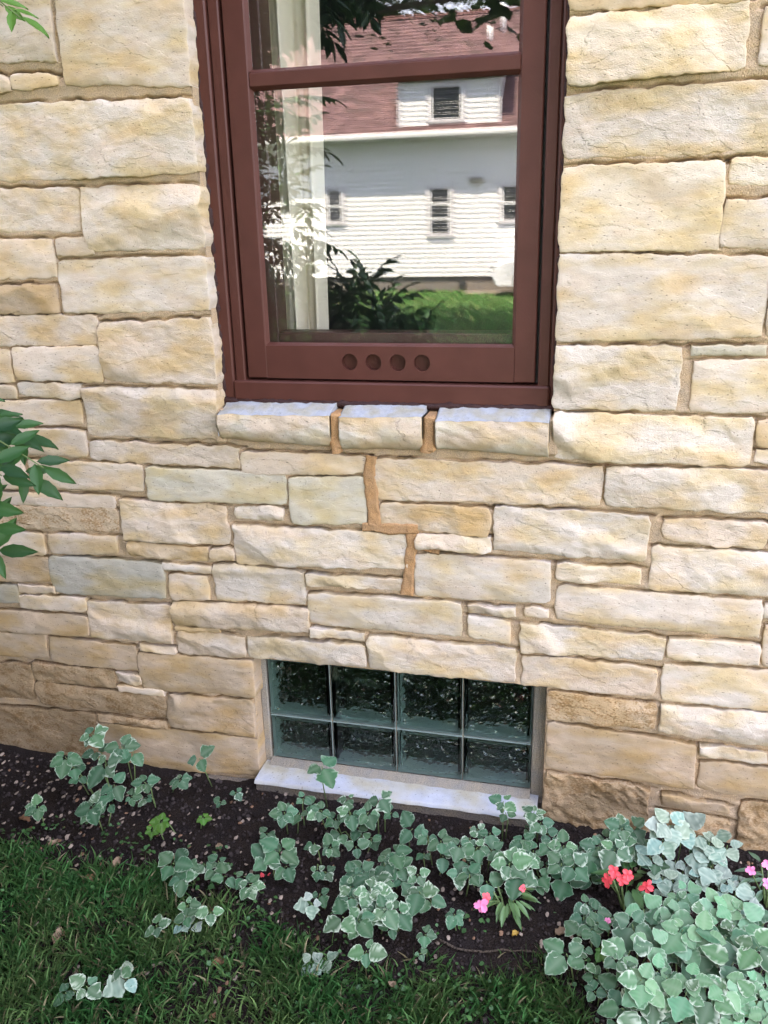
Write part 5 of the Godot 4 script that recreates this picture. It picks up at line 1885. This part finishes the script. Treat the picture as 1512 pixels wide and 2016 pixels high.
	sprig(c, -0.013, 0.130, 0.032, 4, 0.062, 4)
	sprig(c, 0.034, 0.110, -0.023, 3, 0.055, 0)
	sprig(c, -0.045, 0.100, -0.000, 3, 0.049, 0)
	sprig(c, 0.019, 0.100, 0.016, 3, 0.060, 0)
	sprig(c, 0.050, 0.140, 0.026, 3, 0.062, 4)
	c = goutweed(0.356, 0.513, "striped white and green goutweed leaf near the right edge of the frame")
	sprig(c, -0.018, 0.140, -0.019, 3, 0.069, 1)
	sprig(c, 0.040, 0.150, 0.007, 4, 0.073, 1)
	sprig(c, -0.009, 0.130, 0.039, 3, 0.073, 1)
	sprig(c, -0.014, 0.110, -0.026, 3, 0.048, 0)
	c = goutweed(0.143, 0.615, "large-bladed goutweed in the bottom centre of the lower-right bed")
	sprig(c, 0.011, 0.130, 0.027, 4, 0.065, 4)
	sprig(c, 0.024, 0.120, 0.034, 3, 0.060, 4)
	sprig(c, 0.048, 0.110, -0.024, 4, 0.051, 4)
	sprig(c, 0.067, 0.100, -0.020, 4, 0.049, 0)
	sprig(c, 0.037, 0.090, 0.036, 4, 0.046, 1)
	sprig(c, 0.053, 0.090, 0.019, 3, 0.046, 0)
	sprig(c, -0.028, 0.060, -0.011, 3, 0.044, 0)
	sprig(c, -0.079, 0.050, -0.036, 4, 0.034, 0)
	sprig(c, -0.080, 0.040, -0.008, 3, 0.029, 0)
	sprig(c, -0.054, 0.050, -0.021, 4, 0.029, 0)
	c = goutweed(0.124, 0.678, "white-edged goutweed blade at the bottom edge left of the lower-right bed's centre")
	sprig(c, -0.006, 0.080, -0.004, 3, 0.053, 1)
	sprig(c, 0.021, 0.060, 0.003, 3, 0.043, 0)
	sprig(c, -0.014, 0.050, 0.002, 3, 0.033, 0)
	c = goutweed(0.277, 0.627, "broad overlapping goutweed blades low at right with thin white rims")
	sprig(c, -0.024, 0.140, -0.004, 4, 0.066, 4)
	sprig(c, -0.034, 0.130, 0.027, 4, 0.065, 4)
	sprig(c, 0.015, 0.120, 0.020, 4, 0.061, 1)
	sprig(c, 0.042, 0.130, -0.002, 4, 0.063, 4)
	sprig(c, 0.007, 0.100, -0.083, 3, 0.052, 0)
	sprig(c, 0.057, 0.110, 0.007, 4, 0.059, 4)
	sprig(c, 0.013, 0.090, 0.018, 3, 0.043, 0)
	sprig(c, -0.059, 0.060, 0.007, 4, 0.033, 0)
	sprig(c, -0.014, 0.070, 0.012, 4, 0.039, 0)
	c = goutweed(0.337, 0.634, "goutweed leaves filling the bottom right corner")
	sprig(c, 0.034, 0.130, -0.034, 4, 0.057, 4)
	sprig(c, 0.065, 0.130, -0.074, 4, 0.057, 4)
	sprig(c, 0.046, 0.120, -0.008, 4, 0.056, 4)
	sprig(c, 0.025, 0.100, 0.020, 4, 0.056, 4)
	sprig(c, 0.058, 0.110, 0.018, 3, 0.051, 4)
	sprig(c, -0.006, 0.100, 0.035, 4, 0.051, 4)
	sprig(c, 0.069, 0.110, -0.054, 3, 0.047, 0)
	sprig(c, -0.141, 0.060, 0.033, 4, 0.033, 0)
	sprig(c, -0.101, 0.060, 0.033, 3, 0.038, 0)
	sprig(c, -0.046, 0.070, 0.026, 3, 0.041, 0)
	c = goutweed(-1.061, 0.855, "pair of variegated goutweed sprigs in the dark lawn at bottom left")
	sprig(c, 0.027, 0.050, -0.007, 4, 0.043, 1)
	sprig(c, -0.016, 0.040, 0.011, 3, 0.033, 0)
	sprig(c, -0.011, 0.040, -0.004, 2, 0.030, 0)
	c = goutweed(-0.962, 0.804, "two-bladed goutweed sprig standing in the dark lawn nearer the bed")
	sprig(c, -0.006, 0.070, -0.003, 2, 0.046, 1)
	sprig(c, 0.005, 0.050, 0.003, 3, 0.048, 2)
	c = goutweed(-0.966, 0.653, "small three-leaved goutweed sprig in the lawn left of the curled leaves")
	sprig(c, 0.000, 0.050, 0.000, 4, 0.039, 1)
	c = goutweed(-0.896, 0.604, "curled goutweed leaves on thin stems at the lawn's edge")
	sprig(c, -0.018, 0.060, -0.017, 4, 0.037, 1)
	sprig(c, 0.046, 0.060, -0.010, 3, 0.039, 1)
	sprig(c, -0.010, 0.050, 0.008, 3, 0.036, 0)
	sprig(c, -0.020, 0.030, 0.014, 4, 0.034, 2)
	sprig(c, 0.003, 0.030, 0.005, 3, 0.034, 2)
	c = goutweed(-0.559, 0.647, "flat grey-green goutweed leaf lying in the grass in front of the bed")
	sprig(c, -0.013, 0.030, 0.012, 4, 0.045, 2)
	sprig(c, 0.013, 0.020, -0.012, 3, 0.035, 2)


# ============================================================ impatiens
func petal_mesh() -> ArrayMesh:
	if leaf_meshes.has("petal"):
		return leaf_meshes["petal"]
	var p := PackedVector3Array()
	for j in 6:
		var t := j / 5.0
		var hw := 0.07 + 0.34 * sin(PI * 0.5 * minf(1.0, t * 1.35)) * (1.0 if t < 0.8 else (0.86 if t < 0.95 else 0.35))
		for s: float in [-1.0, -0.5, 0.0, 0.5, 1.0]:
			p.append(Vector3(s * hw, 0.10 * absf(s) - 0.15 * t * t + 0.06, t - (0.10 if t > 0.95 and absf(s) < 0.1 else 0.0)))
	leaf_meshes["petal"] = sheet(p, 5, 6, PackedColorArray(), UP)
	return leaf_meshes["petal"]


func flower(plant: Node3D, at: Vector3, size: float, mat: Material, face: Vector3) -> void:
	var st := st_new(true)
	tube(st, [Vector3(at.x * 0.4, 0.05, at.z * 0.4), Vector3(at.x * 0.8, at.y * 0.8, at.z * 0.8), at], [0.0018, 0.0015, 0.0012], 4)
	put("flower_stalk", done(st), mats.gstem, plant)
	face = face.normalized()
	var f := Vector3(0, -1, 0.2)
	f = (f - face * f.dot(face)).normalized()
	for k in 5:
		var dir := f.rotated(face, TAU * k / 5.0 + rr(-0.15, 0.15))
		var m := put("petal", petal_mesh(), mat, plant)
		m.transform = Transform3D(frame_to(dir + face * rr(-0.1, 0.55), (face + Vector3(rr(-0.3, 0.3), rr(-0.3, 0.3), 0)).normalized()).scaled(Vector3.ONE * size * rr(0.85, 1.35)), at)


func impatiens(label: String, at: Vector3, leaves: int, spread: float, tall: float, tone: Color, lw: float, llen: float) -> Node3D:
	var t := thing("impatiens_plant", label, "flower", at)
	var m := plain(tone, 0.4)
	m.backlight_enabled = true
	m.backlight = Color(0.3, 0.4, 0.2)
	var st := st_new(true)
	for k in 4:
		var a := rr(0, TAU)
		tube(st, [Vector3(0, -0.02, 0), Vector3(cos(a) * spread * 0.3, tall * 0.5, sin(a) * spread * 0.3), Vector3(cos(a) * spread * 0.5, tall * 0.9, sin(a) * spread * 0.5)], [0.004, 0.003, 0.002], 5)
	put("stem", done(st), mats.gstem, t)
	for k in leaves:
		var a := rr(0, TAU)
		var r := sqrt(rng.randf()) * spread
		var pos := Vector3(cos(a) * r * 0.6, tall * rr(0.35, 1.0), sin(a) * r * 0.6)
		var lf := put("leaf", leaflet_mesh(lw), m, t)
		lf.transform = Transform3D(frame_to(Vector3(cos(a), rr(-0.5, 0.15), sin(a)), UP).scaled(Vector3.ONE * llen * rr(0.7, 1.15)), pos)
	return t


func build_flowers():
	var coral := plain(Color(0.80, 0.085, 0.105), 0.55)
	var pink := plain(Color(0.80, 0.24, 0.42), 0.55)
	var coral2 := plain(Color(0.70, 0.06, 0.07), 0.55)
	for m in [coral, coral2, pink]:
		m.backlight_enabled = true
		m.backlight = Color(0.35, 0.2, 0.2)
	var f := impatiens("coral red impatiens in bloom among the goutweed at lower right", Vector3(0.135, 0, 0.30), 20, 0.07, 0.10, Color(0.045, 0.115, 0.035), 0.19, 0.055)
	flower(f, Vector3(-0.033, 0.135, 0.03), 0.0150, coral, Vector3(-0.1, 0.5, 1))
	flower(f, Vector3(-0.002, 0.130, 0.033), 0.0155, coral2, Vector3(0.3, 0.7, 1))
	flower(f, Vector3(-0.016, 0.120, 0.040), 0.015, coral2, Vector3(0, 0.9, 0.6))
	flower(f, Vector3(0.042, 0.112, 0.040), 0.0155, coral2, Vector3(0.5, 0.3, 1))
	flower(f, Vector3(-0.046, 0.108, 0.035), 0.015, coral2, Vector3(-0.4, 0.4, 1))
	f = impatiens("pink impatiens with narrow leaves near the bare soil in the bed's middle", Vector3(-0.150, 0, 0.385), 30, 0.07, 0.07, Color(0.075, 0.145, 0.045), 0.13, 0.05)
	flower(f, Vector3(-0.058, 0.060, 0.045), 0.0165, pink, Vector3(-0.4, 0.6, 1))
	flower(f, Vector3(-0.050, 0.070, 0.030), 0.012, coral, Vector3(0.2, 0.9, 0.5))
	flower(f, Vector3(0.035, 0.085, -0.005), 0.008, coral, Vector3(0.3, 0.7, 0.7))
	f = impatiens("pale pink impatiens at the right edge of the frame below the stones", Vector3(0.480, 0, 0.215), 26, 0.08, 0.10, Color(0.10, 0.17, 0.10), 0.16, 0.045)
	flower(f, Vector3(-0.010, 0.125, 0.0), 0.015, pink, Vector3(0, 0.7, 1))
	flower(f, Vector3(-0.022, 0.118, 0.060), 0.013, pink, Vector3(0.3, 0.6, 1))
	flower(f, Vector3(-0.052, 0.115, 0.02), 0.010, pink, Vector3(-0.3, 0.8, 0.6))
	f = impatiens("tiny pink-budded impatiens seedling left of the lower-right goutweed", Vector3(0.070, 0, 0.385), 9, 0.05, 0.05, Color(0.06, 0.13, 0.04), 0.18, 0.035)
	flower(f, Vector3(0.02, 0.05, 0.02), 0.008, pink, Vector3(0, 0.8, 0.6))
	for q in [[-0.806, 0.383, "fallen coral petal nearest the lawn's edge, left of its pair"], [-0.786, 0.388, "fallen coral petal beside the goutweed rosette, right of its pair"], [-0.795, 0.418, "smallest fallen coral petal, in front of the other two"]]:
		var p := put("fallen_petal", petal_mesh(), coral)
		p.transform = Transform3D(Basis.from_euler(Vector3(0.2, rr(0, TAU), 0.2)).scaled(Vector3.ONE * 0.015), Vector3(q[0], soil_y(q[0], q[1]) + 0.004, q[1]))
		tag(p, q[2], "petal")


# ============================================================ grass and litter
func build_grass():
	var p := PackedVector3Array()
	for j in 5:
		var t := j / 4.0
		var w := 0.5 * (1.0 - t * t * 0.92)
		p.append(Vector3(-w, t, 0.42 * t * t))
		p.append(Vector3(0.0, t, 0.42 * t * t + 0.25 * w))
		p.append(Vector3(w, t, 0.42 * t * t))
	var blade := sheet(p, 3, 5, PackedColorArray(), Vector3(0, 0, 1))
	for zone in [[-1.9, 1.3, 0.38, 1.15, 95000, 0.042, 0.0016, "lawn_grass", "short shaded lawn grass in front of the flower bed"], [-4.5, 3.5, 1.1, 4.5, 26000, 0.055, 0.004, "lawn_grass", "lawn grass running on from the bed toward the far house"], [-9.0, 2.5, 4.5, 20.3, 45000, 0.085, 0.012, "lawn_grass", "far lawn grass in front of the white house, mirrored in the pane"]]:
		var where := []
		var cols := []
		for k in zone[4]:
			var x := rr(zone[0], zone[1])
			var z := rr(zone[2], zone[3])
			var y := -0.03
			if zone[2] < 1.0:
				var edge := zb(x) + 0.07 * n_low.get_noise_2d(x * 6.0, z * 6.0)
				var d := clampf((z - edge) / 0.10 + 0.25, 0.0, 1.0)
				d *= clampf(0.75 + 1.4 * n_low.get_noise_2d(x * 5.0 + 8.0, z * 5.0), 0.10, 1.0)
				d *= 1.0 - 0.93 * exp(-(pow((x + 0.76) / 0.11, 2.0) + pow((z - 0.75) / 0.10, 2.0)))
				if rng.randf() > d:
					continue
				y = soil_y(x, z) - 0.003
			elif x > -3.4 and z > 19.4:
				continue
			var h: float = zone[5] * rr(0.5, 1.25)
			var lean := Basis.from_euler(Vector3(rr(-0.2, 0.9), rr(0, TAU), rr(-0.35, 0.35)), EULER_ORDER_YXZ)
			where.append(Transform3D(lean * Basis.from_scale(Vector3(zone[6] * rr(0.7, 1.4), h, h)), Vector3(x, y, z)))
			var f := rr(0.65, 1.35) * (2.3 if zone[2] > 4.0 else 1.0)
			var c := Color(0.036, 0.122, 0.028).lerp(Color(0.140, 0.190, 0.060), clampf(rr(0, 0.55) + 0.5 * n_low.get_noise_2d(x * 3.0, z * 3.0 + 70.0), 0.0, 1.0))
			if rng.randf() < 0.07:
				c = Color(0.24, 0.20, 0.11)
			cols.append(Color(c.r * f, c.g * f, c.b * f))
		var o := scatter(zone[7], blade, mats.tree_leaf, where, cols)
		tag(o, zone[8], "grass")
	# small round clover leaves along the lawn edge
	var where := []
	var cols := []
	for k in 1500:
		var x := rr(-1.75, 0.35)
		var z := zb(x) + rr(-0.13, 0.22)
		if n_low.get_noise_2d(x * 5.0 + 30.0, z * 7.0) < 0.02:
			continue
		var b := Basis.from_euler(Vector3(rr(-0.5, 0.6), rr(0, TAU), rr(-0.4, 0.4))).scaled(Vector3.ONE * rr(0.008, 0.016))
		where.append(Transform3D(b, Vector3(x, soil_y(x, z) + rr(0.006, 0.030), z)))
		var f := rr(0.7, 1.4)
		cols.append(Color(0.032 * f, 0.090 * f, 0.020 * f))
	tag(scatter("clover", leaf_blade(), mats.tree_leaf, where, cols), "tiny clover leaves along the ragged edge of the lawn", "clover")


func pebble_mesh(sd: int, flat: float) -> ArrayMesh:
	var p := PackedVector3Array()
	for j in 5:
		var th := PI * j / 4.0
		for i in 8:
			var ph := TAU * i / 7.0
			var d := Vector3(sin(th) * cos(ph), cos(th) * flat, sin(th) * sin(ph))
			var ip := i % 7
			d *= 1.0 + 0.5 * n_wave.get_noise_3d(sin(th) * cos(TAU * ip / 7.0) * 1.3 + sd * 5.0, cos(th) * 1.3, sin(th) * sin(TAU * ip / 7.0) * 1.3)
			p.append(d)
	var m := sheet(p, 8, 5, PackedColorArray(), UP)
	return m


func build_litter():
	# soil crumbs
	var where := []
	var cols := []
	for k in 9000:
		var x := rr(-2.1, 0.8)
		var z := rr(0.02, 0.95)
		if z > zb(x) + 0.2:
			continue
		var s := rr(0.002, 0.006) * (1.0 if rng.randf() < 0.9 else 1.5)
		where.append(Transform3D(Basis.from_euler(Vector3(rr(0, TAU), rr(0, TAU), 0)).scaled(Vector3.ONE * s), Vector3(x, soil_y(x, z) + s * 0.2, z)))
		var f := rr(0.5, 1.5)
		cols.append(Color(0.038 * f, 0.030 * f, 0.027 * f))
	tag(scatter("soil_crumbs", pebble_mesh(1, 0.8), mats.bits, where, cols), "dark crumbs of soil and mulch on the bed", "soil")
	# fallen seeds and wing scraps
	where = []
	cols = []
	for k in 2600:
		var x := rr(-2.1, 0.7)
		var z := rr(0.04, 0.9)
		var dens := 0.30 + 0.65 * smoothstep(-0.7, -1.3, x) * (1.0 - smoothstep(0.42, 0.75, z))
		dens *= 0.5 + 1.6 * maxf(0.0, n_low.get_noise_2d(x * 6.0, z * 6.0 + 50.0) + 0.2)
		if rng.randf() > dens:
			continue
		var s := rr(0.003, 0.0068)
		where.append(Transform3D(Basis.from_euler(Vector3(rr(-0.5, 0.5), rr(0, TAU), rr(-0.5, 0.5))).scaled(Vector3(s, s, s * rr(1.0, 1.8))), Vector3(x, soil_y(x, z) + 0.004, z)))
		var f := rr(0.55, 1.25)
		cols.append(Color(0.28 * f, 0.22 * f, 0.17 * f) if rng.randf() < 0.75 else Color(0.22 * f, 0.13 * f, 0.08 * f))
	tag(scatter("fallen_seeds", pebble_mesh(2, 0.28), mats.bits, where, cols), "pale fallen seeds and husks scattered over the soil", "seeds")
	# dry leaves
	var brown := plain(Color(0.19, 0.095, 0.045), 0.85)
	var tan := plain(Color(0.24, 0.165, 0.10), 0.85)
	var gold := plain(Color(0.40, 0.25, 0.04), 0.7)
	for m in [brown, tan, gold]:
		m.backlight_enabled = true
		m.backlight = Color(0.3, 0.25, 0.15)
	for q in [[-1.236, 0.511, 0.036, brown, "orange-brown dry leaf on the dark lawn at far left"], [-1.203, 0.709, 0.050, tan, "long tan dry leaf lying flat in the dark lawn"], [-0.790, 0.687, 0.036, brown, "curled orange-brown leaf on the lawn's bare patch"], [-0.743, 0.824, 0.026, brown, "small brown leaf at the bottom edge of the lawn"], [-1.416, 0.413, 0.034, tan, "tan dry leaf among seeds on the left soil"], [-0.124, 0.457, 0.024, gold, "small yellow leaf on the bare soil in the middle of the bed"], [-0.016, 0.422, 0.040, tan, "tan husk on the soil left of the lower-right goutweed"], [-1.20, 0.44, 0.040, tan, "narrow tan leaf beside the lawn's upper left edge"], [-1.57, 0.33, 0.04, brown, "brown leaf scrap on the soil at the far left edge"], [-0.86, 0.55, 0.03, brown, "brown leaf scrap at the lawn edge under the curled leaves"], [-0.38, 0.66, 0.028, tan, "tan leaf scrap in the lawn below the lobed leaf"], [-0.95, 0.33, 0.03, tan, "pale tan leaf scrap behind the four-leaved goutweed"]]:
		var o := put("dry_leaf", dry_leaf(int(absf(q[0]) * 1000.0)), q[3])
		o.transform = Transform3D(Basis.from_euler(Vector3(rr(-0.2, 0.2), rr(0, TAU), rr(-0.25, 0.25))).scaled(Vector3.ONE * q[2] * 0.85), Vector3(q[0], soil_y(q[0], q[1]) + 0.010, q[1]))
		tag(o, q[4], "dry leaf")
	var st := st_new(true)
	var pts := []
	var rad := []
	for k in 12:
		var t := k / 11.0
		var x := lerpf(-0.30, -0.06, t)
		var z := 0.512 + 0.012 * sin(t * 5.0)
		pts.append(Vector3(x, soil_y(x, z) + 0.010, z))
		rad.append(lerpf(0.0032, 0.0018, t))
	tube(st, pts, rad, 6)
	tag(put("twig", done(st), mats.bark), "thin brown twig lying across the soil in front of the bed", "twig")


func dry_leaf(sd: int) -> ArrayMesh:
	var p := PackedVector3Array()
	for j in 8:
		var t := j / 7.0
		var hw := 0.34 * sin(PI * pow(t, 0.8)) * (1.0 + 0.4 * n_wave.get_noise_2d(t * 4.0, sd)) + 0.01
		for i in 5:
			var s := (i - 2) / 2.0
			p.append(Vector3(s * hw, 0.30 * s * s + 0.22 * n_wave.get_noise_2d(s * 1.5 + sd, t * 2.5), t - 0.5))
	return sheet(p, 5, 8, PackedColorArray(), UP)
